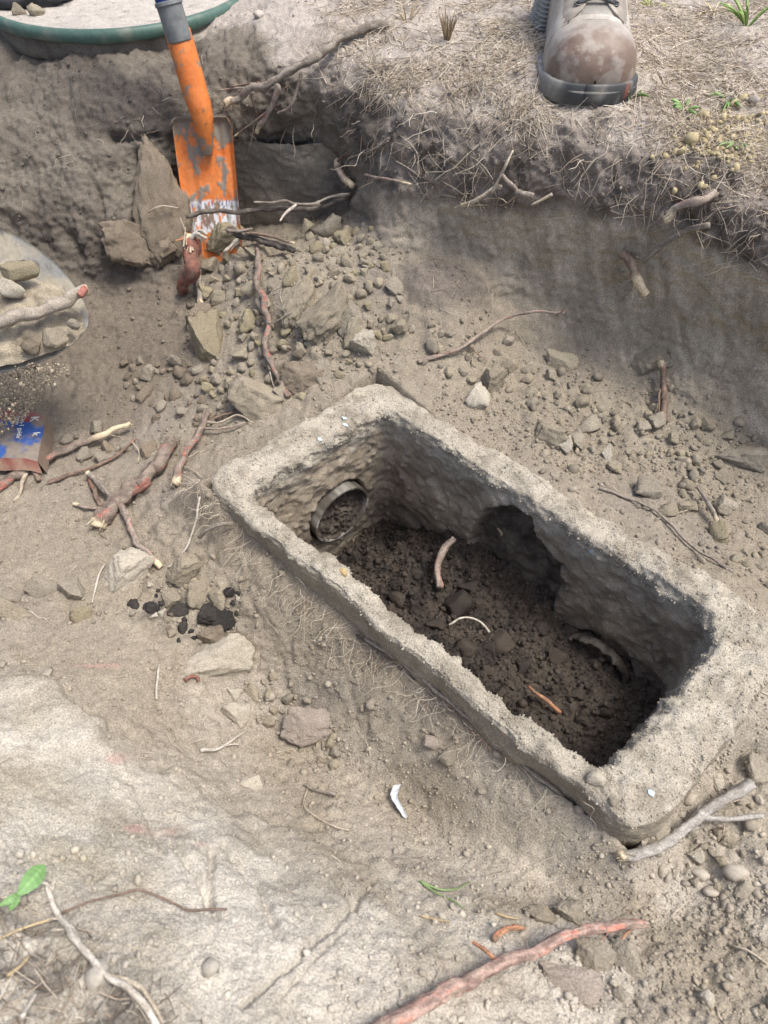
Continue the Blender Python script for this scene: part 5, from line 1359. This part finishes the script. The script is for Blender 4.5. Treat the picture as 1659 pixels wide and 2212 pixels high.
def b_top(y):
    y = np.asarray(y, float)
    toe = .034 + .054 * np.clip(1 - np.clip(1 - y / .065, 0, 1) ** 2.0, 0, 1) ** .5
    return toe + np.interp(y, [0, .06, .08, .10, .125, .16, .19, .32], [0, 0, .002, .008, .028, .082, .125, .13]) - .004 * np.exp(-((y - .076) / .012) ** 2)
SZ = .020
def b_surf(x, y, off=0.0):
    """height of the upper above x across, y back from the toe"""
    e = np.clip(np.abs(x) / np.maximum(b_hw(y), 1e-4), 0, 1)
    return SZ + (b_top(y) - SZ) * (1 - e ** 2.7) ** (1 / 2.2) + off
ny, na = 130, 64
ys = .305 * np.linspace(0.0008, 1, ny) ** 1.6
an = np.linspace(0, np.pi, na)
YY, AA = np.meshgrid(ys, an, indexing='ij'); y_, a_ = YY.ravel(), AA.ravel()
xs_ = b_hw(y_) * np.sign(np.cos(a_)) * np.abs(np.cos(a_)) ** .72
zs_ = SZ + (b_top(y_) - SZ) * np.sin(a_) ** .80
V = np.column_stack([xs_, y_, zs_])
q = V * np.array([1, 1, 1])
wr = np.exp(-((y_ - .078) / .014) ** 2)
V[:, 2] += wr * .0016 * np.sin((y_ + .25 * np.abs(xs_) ** 1.3) * 700) + .0012 * fbm(q, 30, 3)
V[:, 1] += .001 * fbm(q, 45, 2, seed=3)
seam = np.exp(-((y_ - .072 - 1.4 * np.abs(xs_) ** 2 * 10 * .3) / .0016) ** 2); V[:, 2] -= .0010 * seam
leath = mix(np.tile(np.array([.36, .325, .285]), (len(V), 1)), np.array([.45, .42, .38]), sstep(-.1, .4, fbm(q, 18, 4)))
toeb = (1 - sstep(.028, .058, y_ + .018 * fbm(q, 25, 3, seed=5))) * (1 - .6 * sstep(.05, .3, fbm(q, 40, 4, seed=8)))
leath = mix(leath, np.array([.19, .135, .105]), np.clip(toeb * 1.0, 0, 1))
leath = mix(leath, np.array([.42, .37, .30]), sstep(.25, .42, fbm(q, 70, 4, seed=11)) * .5)
leath = mix(leath, np.array([.14, .12, .10]), seam * .6)
M_LEATHER = mat_vcol('leather', rough=.48, spec=.45, grain=350, grain_amt=.12, bump=.25, bdist=.0008)
upper = obj('upper', bw_(V), grid_faces(ny, na), M_LEATHER, boot, vcol=leath, quads=True)
# sole with lugs
th = np.linspace(0, 1, 150)
def sole_outline(grow):
    yy = .308 * (.5 - .5 * np.cos(np.pi * th)) 
    w = b_hw(np.clip(yy, .0004, .3)) + grow * sstep(0, .02, yy) * (1 - sstep(.29, .308, yy) * .7)
    return np.vstack([np.column_stack([w, yy - grow * (1 - sstep(0, .04, yy))]), np.column_stack([-w, yy - grow * (1 - sstep(0, .04, yy))])[::-1]])
LV = []
for z, gr in ((.0, .001), (.002, .004), (.010, .0055), (.0115, .0035), (.013, .0055), (.021, .006), (.0235, .0045), (.0238, -.004)):
    o2 = sole_outline(gr); lug = np.where((z < .011) & (np.sin(o2[:, 1] * 380) > .55) & (o2[:, 1] > .035), .0035, 0)
    o2[:, 0] -= np.sign(o2[:, 0]) * lug
    LV.append(np.column_stack([o2, np.full(len(o2), z)]))
V = np.vstack(LV); m2 = len(LV[0])
csl = mix(np.tile(np.array([.20, .20, .19]), (len(V), 1)), np.array([.32, .30, .26]), sstep(-.1, .3, fbm(V, 40, 3)))
M_RUB = mat_vcol('sole_rubber', rough=.6, spec=.4, grain=300, grain_amt=.12, bump=.2)
so_ = obj('sole', bw_(V), grid_faces(len(LV), m2, True), M_RUB, boot, vcol=csl, quads=True)
# rubber bumper wrapped round the toe
LV = []
thb = np.linspace(-1, 1, 110)
for z, gr in ((.003, .0045), (.007, .0062), (.019, .0060), (.028, .0042), (.030, .0026), (.030, -.002)):
    yy = .070 * np.abs(thb) ** 1.6
    w = (b_hw(np.maximum(yy, .0004)) + gr * sstep(0, .015, yy)) * np.sign(thb)
    up_ = np.where(thb < 0, 0, 0)
    LV.append(np.column_stack([w, yy - gr * (1 - sstep(0, .045, yy)), np.full(len(thb), z) - .006 * sstep(.6, 1, np.abs(thb)) * (z > .02)]))
V = np.vstack(LV)
cbm = mix(np.tile(np.array([.055, .058, .06]), (len(V), 1)), np.array([.20, .195, .18]), sstep(.05, .4, fbm(V, 45, 4, seed=2)))
cbm = mix(cbm, np.array([.24, .23, .205]), 1 - sstep(-.052, -.030, V[:, 0]))
cbm = mix(cbm, np.array([.48, .13, .07]), .8 * np.exp(-(((V[:, 0] - .043) / .0025) ** 2 + ((V[:, 2] - .022) / .006) ** 2)))
obj('toe_bumper', bw_(V), grid_faces(len(LV), len(thb)), M_RUB, boot, vcol=cbm, quads=True)
# eyelet flaps
for sgn in (-1, 1):
    nn, mm = 40, 16; Vt = []
    for i in range(nn):
        yy = .078 + .10 * i / (nn - 1)
        for j in range(mm):
            f = j / (mm - 1)
            inn = .013 + .022 * np.clip(1 - (yy - .078) / .022, 0, 1) ** 2
            out = .046 - .012 * np.clip(1 - (yy - .078) / .03, 0, 1) ** 2
            xx = sgn * (inn + (out - inn) * f)
            Vt.append((xx, yy, b_surf(np.array(xx), np.array(yy)) + .0042 - .003 * f ** 3))
    Vt = np.array(Vt); Vt[:, 2] += .0006 * fbm(Vt, 60, 2)
    Vb_ = Vt - np.array([0, 0, .0045])
    fr = grid_faces(nn, mm); k = len(Vt); rim = []
    for i in range(nn - 1):
        for j in (0, mm - 1): rim.append((i * mm + j, (i + 1) * mm + j, (i + 1) * mm + j + k, i * mm + j + k))
    for j in range(mm - 1): rim.append((j, j + 1, j + 1 + k, j + k))
    cf = mix(np.tile(np.array([.27, .235, .195]), (k, 1)), np.array([.35, .315, .27]), sstep(-.1, .3, fbm(Vt, 40, 3)))
    fl = obj('eyelet_flap', bw_(np.vstack([Vt, Vb_])), np.vstack([fr, fr[:, ::-1] + k, np.array(rim)]), M_LEATHER, boot, vcol=np.vstack([cf, cf * .6]), quads=True)
    for yy in (.098, .120, .142):
        xx = sgn * .0235; zc = float(b_surf(np.array(xx), np.array(yy))) + .0052
        a = np.linspace(0, 2 * np.pi, 14, endpoint=False)
        V, F, t = tube(np.column_stack([xx + .0036 * np.cos(np.append(a, 0)), yy + .0036 * np.sin(np.append(a, 0)), np.full(15, zc) + .0016 * np.sin(np.append(a, 0))]), .0012, 6, False)
        obj('eyelet', bw_(V), F, mat_plain('eyelet_metal', (.10, .10, .10), .4, metallic=.6) if 'eyelet_metal' not in bpy.data.materials else bpy.data.materials['eyelet_metal'], fl)
# tongue
nn, mm = 30, 14; Vt = []
for i in range(nn):
    yy = .082 + .10 * i / (nn - 1)
    for j in range(mm):
        xx = -.018 + .036 * j / (mm - 1); Vt.append((xx, yy, float(b_surf(np.array(xx), np.array(yy))) + .0012 * (i > 0)))
obj('tongue', bw_(np.array(Vt)), grid_faces(nn, mm), M_LEATHER, boot, vcol=np.tile([.24, .225, .20], (nn * mm, 1)), quads=True)
M_LACE = mat_vcol('boot_lace', rough=.8, grain=900, grain_amt=.3, bump=.6, bdist=.001)
for (xa, ya), (xb, yb) in (((-.0235, .098), (.0235, .098)), ((-.0235, .098), (.0235, .120)), ((.0235, .098), (-.0235, .120)), ((-.0235, .120), (.0235, .142)), ((.0235, .120), (-.0235, .142))):
    P = []
    for f in np.linspace(0, 1, 12):
        xx, yy = xa + (xb - xa) * f, ya + (yb - ya) * f
        P.append((xx, yy, float(b_surf(np.array(xx), np.array(yy))) + .0045 + .004 * math.sin(math.pi * f) + (.002 if xa > 0 else 0)))
    V, F, t = tube(np.array(P), .0024, 8)
    obj('lace', bw_(V), F, M_LACE, boot, vcol=np.tile([.115, .12, .12], (len(V), 1)))
# ribbed sole edge of a second boot behind
g, _, _ = on_ground(1166, 66); c0 = g[0]
LV = []
for i in range(72):
    zz = .001 * i; rad = (.020 + .0022 * math.sin(i * 1.05)) * (1 - .75 * (i / 71) ** 6) * (1 - .6 * (1 - min(i, 8) / 8) ** 2)
    a = np.linspace(0, 2 * np.pi, 40, endpoint=False)
    LV.append(np.column_stack([c0[0] + .004 + rad * np.cos(a) * .72 + .00012 * i, c0[1] + .035 + 1.8 * rad * np.sin(a), np.full(40, c0[2] - .004 + zz)]))
V = np.vstack(LV)
lo = obj('ribbed_boot_heel', V, grid_faces(len(LV), 40, True), M_RUB, None, c0, vcol=mix(np.tile([.33, .32, .295], (len(V), 1)), np.array([.22, .21, .19]), sstep(-.1, .3, fbm(V, 50, 3))), quads=True)
tag(lo, 'grey ribbed rubber heel edge just left behind the work boot', 'boot heel')
# ================================================================== fine matter nobody could count
def rand_rot(n):
    q = rng.normal(size=(n, 4)); q /= np.linalg.norm(q, axis=1)[:, None]
    w, x, y, z = q.T
    return np.stack([np.stack([1 - 2 * (y * y + z * z), 2 * (x * y - z * w), 2 * (x * z + y * w)], -1),
                     np.stack([2 * (x * y + z * w), 1 - 2 * (x * x + z * z), 2 * (y * z - x * w)], -1),
                     np.stack([2 * (x * z - y * w), 2 * (y * z + x * w), 1 - 2 * (x * x + y * y)], -1)], -2)
def grains(P, N, R, C, level=1, sink=.25, squash=.35):
    V0, F0 = ICO[level]; n = len(P); k = len(V0)
    jit = V0[None] * (1 + .75 * (rng.random((n, k, 1)) - .5)) if level == 1 else V0[None] * (1 + .28 * (_off[(np.arange(k)[None, :] * 7 + rng.integers(0, 256, (n, 1))) % 256][:, :, :1] * 1.4 - .7))
    sc = 1 + squash * (rng.random((n, 1, 3)) * 2 - 1)
    L = np.einsum('nij,nkj->nki', rand_rot(n), jit * sc) * R[:, None, None]
    V = P[:, None, :] + N[:, None, :] * (R * (1 - sink))[:, None, None] * .55 + L
    F = (F0[None] + (np.arange(n) * k)[:, None, None]).reshape(-1, 3)
    return V.reshape(-1, 3), F, np.repeat(C, k, axis=0)
def field(A_, px, py):
    j = np.clip(np.round(np.interp(px, gx, np.arange(NC))).astype(int), 0, NC - 1); i = np.clip(np.round(np.interp(py, gy, np.arange(NR))).astype(int), 0, NR - 1)
    return A_.reshape(NR, NC)[i, j]
def scatter(n, dens, lo_=(-300, -40), hi_=(1980, 2330)):
    px = rng.uniform(lo_[0], hi_[0], n); py = rng.uniform(lo_[1], hi_[1], n)
    keep = rng.random(n) < field(dens, px, py)
    px, py = px[keep], py[keep]
    P, N, C = on_ground(px, py)
    return px, py, P, N, C
inbox = in_quad(PT[:, 0], PT[:, 1], [T_LF, T_FR, T_RN, T_NL]) > .004
clump = sstep(-.35, .25, fbm(P0, 10, 3, seed=120)) * .8 + .2
heapz = np.clip(np.exp(-(((fx - 640) / 230) ** 2 + ((fy - 700) / 200) ** 2)) + np.exp(-(((fx - 1250) / 330) ** 2 + ((fy - 930) / 130) ** 2)) + np.exp(-(((fx - 1580) / 160) ** 2 + ((fy - 1050) / 160) ** 2)) + np.exp(-(((fx - 1560) / 170) ** 2 + ((fy - 1850) / 170) ** 2)) + .8 * np.exp(-(((fx - 450) / 150) ** 2 + ((fy - 1350) / 80) ** 2)) + .8 * np.exp(-(((fx - 640) / 120) ** 2 + ((fy - 1570) / 100) ** 2)), 0, 1)
dens = (.30 + .7 * heapz) * clump
dens = dens * (1 - z_wall * .9) * (1 - z_ledge * .62) * (1 - z_grade * .6) * (1 - z_hole * .35) * (1 - z_lwall * .5) * (1 - z_top * .4)
dens[inbox] = 0
px, py, P, N, C = scatter(112000, dens)
R = np.clip(np.exp(rng.normal(np.log(.00115), .48, len(P))), .0006, .0042)
V, F, Cc = grains(P, N, R, C * rng.uniform(.78, 1.22, (len(P), 1)))
o = obj('soil_crumbs', V, F, M_GRAIN, None, vcol=Cc, quads=True); tag(o, 'loose fine crumbs of soil strewn over the pit', 'soil', kind='stuff')
px, py, P, N, C = scatter(8300, dens * (.10 + .9 * heapz))
R = np.clip(np.exp(rng.normal(np.log(.0030), .5, len(P))), .0015, .008)
V, F, Cc = grains(P, N, R, C * rng.uniform(.7, 1.25, (len(P), 1)), 2, .45, .5)
o = obj('soil_lumps', V, F, M_GRAIN, None, vcol=Cc, quads=True, smooth=False); tag(o, 'small lumps of loose soil scattered in the pit', 'soil', kind='stuff')
# yellow crumbs on the bank at the right
px = rng.normal(1565, 55, 420); py = rng.normal(300, 34, 420)
P, N, C = on_ground(px, py)
V, F, Cc = grains(P, N, np.exp(rng.normal(np.log(.0024), .4, len(P))), np.tile([.44, .37, .225], (len(P), 1)) * rng.uniform(.8, 1.15, (len(P), 1)))
o = obj('yellow_crumbs', V, F, M_GRAIN, None, vcol=Cc, quads=True); tag(o, 'patch of yellow soil crumbs on the bank right of the boot', 'soil', kind='stuff')
# sand grains on the rim of the box
cand = np.where((topm > .6))[0]; ch = rng.choice(cand, 9000)
R = np.clip(np.exp(rng.normal(np.log(.0007), .4, len(ch))), .0004, .002)
V, F, Cc = grains(VB2[ch], NB[ch], R, cb[ch] * rng.uniform(.7, 1.12, (len(ch), 1)))
o = obj('rim_sand', V, F, M_GRAIN, None, vcol=Cc, quads=True); tag(o, 'sand grains crusted on the rim of the concrete box', 'sand', kind='stuff')
ch = rng.integers(0, len(SG), 5200); R = np.clip(np.exp(rng.normal(np.log(.0016), .5, len(ch))), .0006, .0055)
V, F, Cc = grains(SG[ch], np.tile([0, 0, 1.0], (len(ch), 1)), R, cs[ch] * rng.uniform(.75, 1.35, (len(ch), 1)))
o = obj('sludge_crumbs', V, F, M_BOXSOIL, None, vcol=Cc, quads=True, smooth=False); tag(o, 'dark crumbs over the sludge on the box floor', 'soil', kind='stuff')
# soil falling from the shovel
n = 1500; px = rng.uniform(-60, 150, n); t = rng.random(n) ** 1.3; px2 = px * (1 - .55 * t) ; py = 790 + 150 * t * (1 - .4 * np.clip(px / 150, 0, 1)) + rng.normal(0, 6, n)
P = np.array([at_d(a, b, 1.0 + .10 * c + rng.normal(0, .015)) for a, b, c in zip(px2, py, t)])
V, F, Cc = grains(P, np.zeros((n, 3)), np.clip(np.exp(rng.normal(np.log(.0010), .5, n)), .0005, .004), np.tile([.42, .36, .27], (n, 1)) * rng.uniform(.8, 1.2, (n, 1)))
o = obj('falling_soil', V, F, M_GRAIN, None, vcol=Cc, quads=True); tag(o, 'shower of soil grains falling from the round shovel', 'soil', kind='stuff')

def tangents(N, flat=1.0):
    d = rng.normal(size=N.shape); d -= N * np.sum(d * N, 1)[:, None] * flat
    return d / np.linalg.norm(d, axis=1)[:, None]
nd = np.clip(z_grade * sstep(640, 800, fx) * (.15 + .85 * sstep(-.2, .2, fbm(P0, 11, 4, seed=130))) + z_top * right * .14 * sstep(-.2, .3, fbm(P0, 9, 3, seed=131)), 0, 1)
px, py, P, N, C = scatter(44000, nd, (560, -60), (2060, 620))
pal = np.array([[.60, .53, .42], [.50, .42, .32], [.33, .265, .205], [.68, .61, .50], [.22, .175, .135]])
Cn = pal[rng.choice(5, len(P), p=[.3, .28, .17, .15, .10])] * rng.uniform(.8, 1.15, (len(P), 1))
V, F, Cc = strands(P + N * .0016, tangents(N, .93), N, rng.uniform(.010, .052, len(P)), rng.uniform(.0003, .0008, len(P)), Cn)
o = obj('pine_straw', V, F, M_STRAW, None, vcol=Cc, quads=True); tag(o, 'dry needles and straw littering the bank around the boot', 'straw', kind='stuff')
nd = np.clip(humus * .9 + z_dark * .6, 0, 1)
px, py, P, N, C = scatter(11500, nd)
Cn = pal[rng.choice(5, len(P), p=[.15, .22, .28, .1, .25])] * rng.uniform(.7, 1.1, (len(P), 1))
V, F, Cc = strands(P + N * .0015, tangents(N, .9), N, rng.uniform(.008, .03, len(P)), rng.uniform(.0003, .0008, len(P)), Cn)
o = obj('leaf_litter', V, F, M_STRAW, None, vcol=Cc, quads=True); tag(o, 'dark straw litter in the bottom left corner and by the cut wall', 'litter', kind='stuff')
nd = .5 * np.clip(crumb, 0, 1) * (1 - z_hole); nd[inbox] = 0
px, py, P, N, C = scatter(700, nd)
Cn = pal[rng.choice(5, len(P))] * rng.uniform(.8, 1.1, (len(P), 1))
V, F, Cc = strands(P + N * .002, tangents(N, .85), N, rng.uniform(.008, .035, len(P)), rng.uniform(.0003, .0007, len(P)), Cn, 5, .3, .06)
o = obj('strewn_fibres', V, F, M_STRAW, None, vcol=Cc, quads=True); tag(o, 'thin root fibres strewn over the loose soil', 'fibres', kind='stuff')
# hair roots: along the lip of the bank, along the front side of the box
hx = np.concatenate([rng.uniform(760, 1659, 190), rng.uniform(0, 700, 90)]); hy = np.interp(hx, [0, 300, 560, 700, 830, 1000, 1270, 1500, 1659], [330, 300, 240, 250, 290, 290, 330, 390, 460]) + rng.normal(0, 48, len(hx))
P, N, C = on_ground(hx, hy)
Dr = N * .55 + np.column_stack([rng.normal(0, .6, len(P)), rng.normal(0, .2, len(P)), -np.abs(rng.normal(.5, .5, len(P)))]); Dr /= np.linalg.norm(Dr, axis=1)[:, None]
Cn = pal[rng.choice(5, len(P), p=[.15, .2, .3, .1, .25])]
V, F, Cc = strands(P, Dr, N, rng.uniform(.015, .05, len(P)), rng.uniform(.0003, .0008, len(P)), Cn, 10, .3, .09, .25)
o = obj('hair_roots', V, F, M_STRAW, None, vcol=Cc, quads=True); tag(o, 'fine hair roots hanging from the edge of the bank', 'roots', kind='stuff')
t = rng.random(330); hx = np.interp(t, [0, .15, .5, 1], [420, 520, 830, 1330]) + rng.normal(0, 10, 330); hy = np.interp(t, [0, .15, .5, 1], [1050, 1160, 1420, 1830]) + rng.normal(0, 12, 330) + 6
P, N, C = on_ground(hx, hy)
Dr = N * .5 + np.column_stack([rng.normal(-.25, .5, 330), rng.normal(-.35, .4, 330), rng.normal(-.35, .3, 330)]); Dr /= np.linalg.norm(Dr, axis=1)[:, None]
V, F, Cc = strands(P + N * .003, Dr, N, rng.uniform(.012, .055, 330), rng.uniform(.00022, .0006, 330), pal[rng.choice(5, 330, p=[.35, .25, .15, .2, .05])], 12, .4, .13, .2)
o = obj('box_hair_roots', V, F, M_STRAW, None, vcol=Cc, quads=True); tag(o, 'pale hair roots tangled along the front side of the concrete box', 'roots', kind='stuff')

# ================================================================== plants and small things
def blade_strip(base, d, L, w, col_, curl=.4, n=9):
    d = np.asarray(d, float) / np.linalg.norm(d); t = np.linspace(0, 1, n)
    C = base + np.outer(t * L, d); C[:, 2] -= curl * L * t ** 2.2
    T = np.gradient(C, axis=0); T /= np.linalg.norm(T, axis=1)[:, None]
    e = np.array([0, 0, CAM_H]) - base; e = e / np.linalg.norm(e)
    S_ = np.cross(T, e + np.array([.2, .1, .1])); S_ /= np.linalg.norm(S_, axis=1)[:, None] + 1e-9
    Nn = np.cross(S_, T)
    ww = w * np.sin(np.pi * np.clip(.12 + .88 * t, 0, 1)) ** .7 + .0002
    V = np.concatenate([C - S_ * ww[:, None], C - Nn * (ww * .25)[:, None], C + S_ * ww[:, None], C - Nn * (ww * .25 + .0003)[:, None]])
    F = []
    for i in range(n - 1):
        for a in range(4):
            b = (a + 1) % 4; F.append((a * n + i, b * n + i, b * n + i + 1, a * n + i + 1))
    c = mix(np.tile(np.array(col_), (len(V), 1)), np.array(col_) * 1.4, np.tile(t, 4))
    return V, F, c
def plant(name, label, px, py, blades, cat='grass', colr=(.13, .22, .07), spread=.8, L=(.02, .05), w=.0016, curl=.35, seed=1, up=.9):
    r = np.random.default_rng(seed)
    g, n_, _ = on_ground(px, py); g = g[0] - n_[0] * .002
    root_ = empty(name, g); tag(root_, label, cat)
    for i in range(blades):
        a = r.uniform(0, 6.28); d = np.array([math.cos(a) * spread, math.sin(a) * spread, up * r.uniform(.5, 1.2)])
        c_ = np.array(colr) * r.uniform(.75, 1.3)
        V, F, c = blade_strip(g + np.array([math.cos(a), math.sin(a), 0]) * .004 * r.random(), d, r.uniform(*L), w * r.uniform(.7, 1.3), c_, curl)
        obj('blade', V, F, M_LEAF, root_, vcol=c)
    return root_
plant('grass_tuft', 'green grass sprig growing against the right side of the boot toe', 1362, 205, 11, L=(.022, .05), seed=3)
plant('weed', 'small green weed on the straw below the boot', 1478, 240, 7, 'weed', L=(.015, .032), w=.0022, seed=4)
plant('weed', 'low green weed right of the small weed near the yellow soil', 1572, 218, 7, 'weed', L=(.018, .036), w=.0020, seed=5, up=.5)
plant('weed', 'pale green seedling under the yellow soil patch at the right', 1592, 315, 6, 'weed', colr=(.20, .28, .12), L=(.015, .032), w=.0020, seed=6, up=.5)
plant('grass_tuft', 'tall bright green grass in the top right corner', 1612, 62, 12, colr=(.17, .26, .07), L=(.04, .09), w=.0018, seed=7, up=1.3)
plant('grass_tuft', 'short yellow-green grass tuft at the top right of the boot', 1408, 12, 16, colr=(.22, .24, .08), L=(.015, .035), seed=8)
plant('dry_grass_tuft', 'dry brown grass stubble left of the boot near the bank edge', 965, 88, 22, 'dry grass', colr=(.30, .235, .15), L=(.02, .05), w=.0010, spread=.3, up=1.2, curl=.05, seed=9)
plant('dry_grass_tuft', 'small dry stubble between the long branch and the dry tuft', 880, 50, 8, 'dry grass', colr=(.34, .27, .17), L=(.02, .045), w=.0008, spread=.5, up=1.0, curl=.1, seed=10)
plant('dry_grass_tuft', 'dry yellow grass at the right top edge', 1540, 30, 18, 'dry grass', colr=(.46, .39, .24), L=(.02, .06), w=.0009, spread=1.0, up=.6, seed=12)
# two grass blades on the soil
sp = empty('grass_sprig', on_ground(905, 1915)[0][0]); tag(sp, 'fallen green grass sprig on the soil above the catkin', 'grass')
for pts in ([(905, 1912), (950, 1928), (985, 1926), (1012, 1914)], [(905, 1912), (945, 1938), (975, 1955), (1000, 1968)]):
    C3 = path3([(x, y, .006) for x, y in pts], 3); V, F, c = root_geo(C3, 3, 1.6, 'straw', rough=0, sides=6)
    obj('blade', V, F, M_LEAF, sp, vcol=np.tile([.17, .25, .10], (len(V), 1)) * np.linspace(1.4, .8, len(V))[:, None])
# broad leaf in the bottom left corner
def leaf(name, p0, p1, wid, colr, parent, fold=.25):
    p0, p1 = np.asarray(p0), np.asarray(p1); n, m = 22, 9
    d = p1 - p0; L_ = np.linalg.norm(d); d = d / L_
    e = np.array([0, 0, CAM_H]) - (p0 + p1) / 2; e /= np.linalg.norm(e); s_ = np.cross(d, e); s_ /= np.linalg.norm(s_); e = np.cross(s_, d)
    V = []; C_ = []
    for i in range(n):
        t = i / (n - 1); w_ = wid * math.sin(math.pi * min(1, t * .93 + .05)) ** .8
        for j in range(m):
            f = -1 + 2 * j / (m - 1)
            V.append(p0 + d * L_ * t + s_ * w_ * f + e * (abs(f) * w_ * fold + .004 * math.sin(t * 3.1) + .0006 * math.sin(t * 40 + abs(f) * 5)))
            C_.append(np.array(colr) * (1.25 if abs(f) < .15 else 1.0) * (.9 + .2 * t))
    F = [tuple(q) for q in grid_faces(n, m)]
    V = np.array(V); k = len(V); V = np.vstack([V, V - e * .0004]); F += [tuple(x + k for x in q[::-1]) for q in F]
    return obj(name, V, F, M_LEAF, parent, vcol=np.vstack([C_, C_]))
lf = empty('green_leaf', path3([(28, 1962, .02)], 3)[0]); tag(lf, 'fresh green leaf in the bottom left corner', 'leaf')
a0, a1, a2, a3, a4 = path3([(34, 1958, .02), (92, 1898, .03), (18, 1985, .012), (-16, 1978, .015), (36, 1950, .02)], 3)
leaf('leaf_blade', a0, a1, .0075, (.16, .30, .11), lf); leaf('leaf_blade', a4, a2, .004, (.15, .28, .10), lf); leaf('leaf_blade', a0, a3, .003, (.17, .30, .12), lf)
# scrap of paper
C3 = path3([(858, 1700, .006), (852, 1722, .010), (862, 1745, .010), (876, 1768, .004)], 3)
V = []; T = catmull(C3, 16)
for i, p in enumerate(T):
    w_ = .0042 * (1 if i < 5 else .8) * (1.15 - .5 * abs(i - 3) / 13)
    for j, f in enumerate((-1, -.4, .1, .6, 1)):
        V.append(p + np.array([w_ * f, w_ * f * .25, .003 * abs(f - .1) + .0015 * math.sin(i * 1.7 + j)]))
V = np.array(V); k = len(V); F = [tuple(q) for q in grid_faces(16, 5)]; V = np.vstack([V, V - np.array([0, 0, .0004])]); F += [tuple(x + k for x in q[::-1]) for q in F]
o = obj('paper_scrap', V, F, mat_plain('white_paper', (.52, .55, .58), .8, var=.25), None, T[0]); tag(o, 'crumpled white paper scrap on the soil in front of the box', 'paper')
# things on the tank lid
p = at_z(58, -18, RZ + .012)
V0, F0 = ICO[4]; Vb_ = V0 * np.array([.085, .062, .026]); Vb_ = Vb_ * (1 + .25 * fbm(V0, 1.5, 3, seed=8) + .10 * fbm(V0, 5, 3, seed=9))[:, None]
o = obj('dark_bag', Vb_ + p, F0, mat_plain('dark_fabric', (.045, .047, .052), .8, var=.2), None, p - np.array([0, 0, .02]), quads=True); tag(o, 'dark grey crumpled bag lying on the sandy tank lid', 'bag')
for x, lb in ((38, 'left tan pebble beside the dark bag on the tank lid'), (80, 'right tan pebble beside the dark bag on the tank lid')):
    clod('pebble', lb, x, 22, 36, 26, M_CLOD, None, 'pebble', 3, base_pos=at_z(x, 26, RZ + .004))
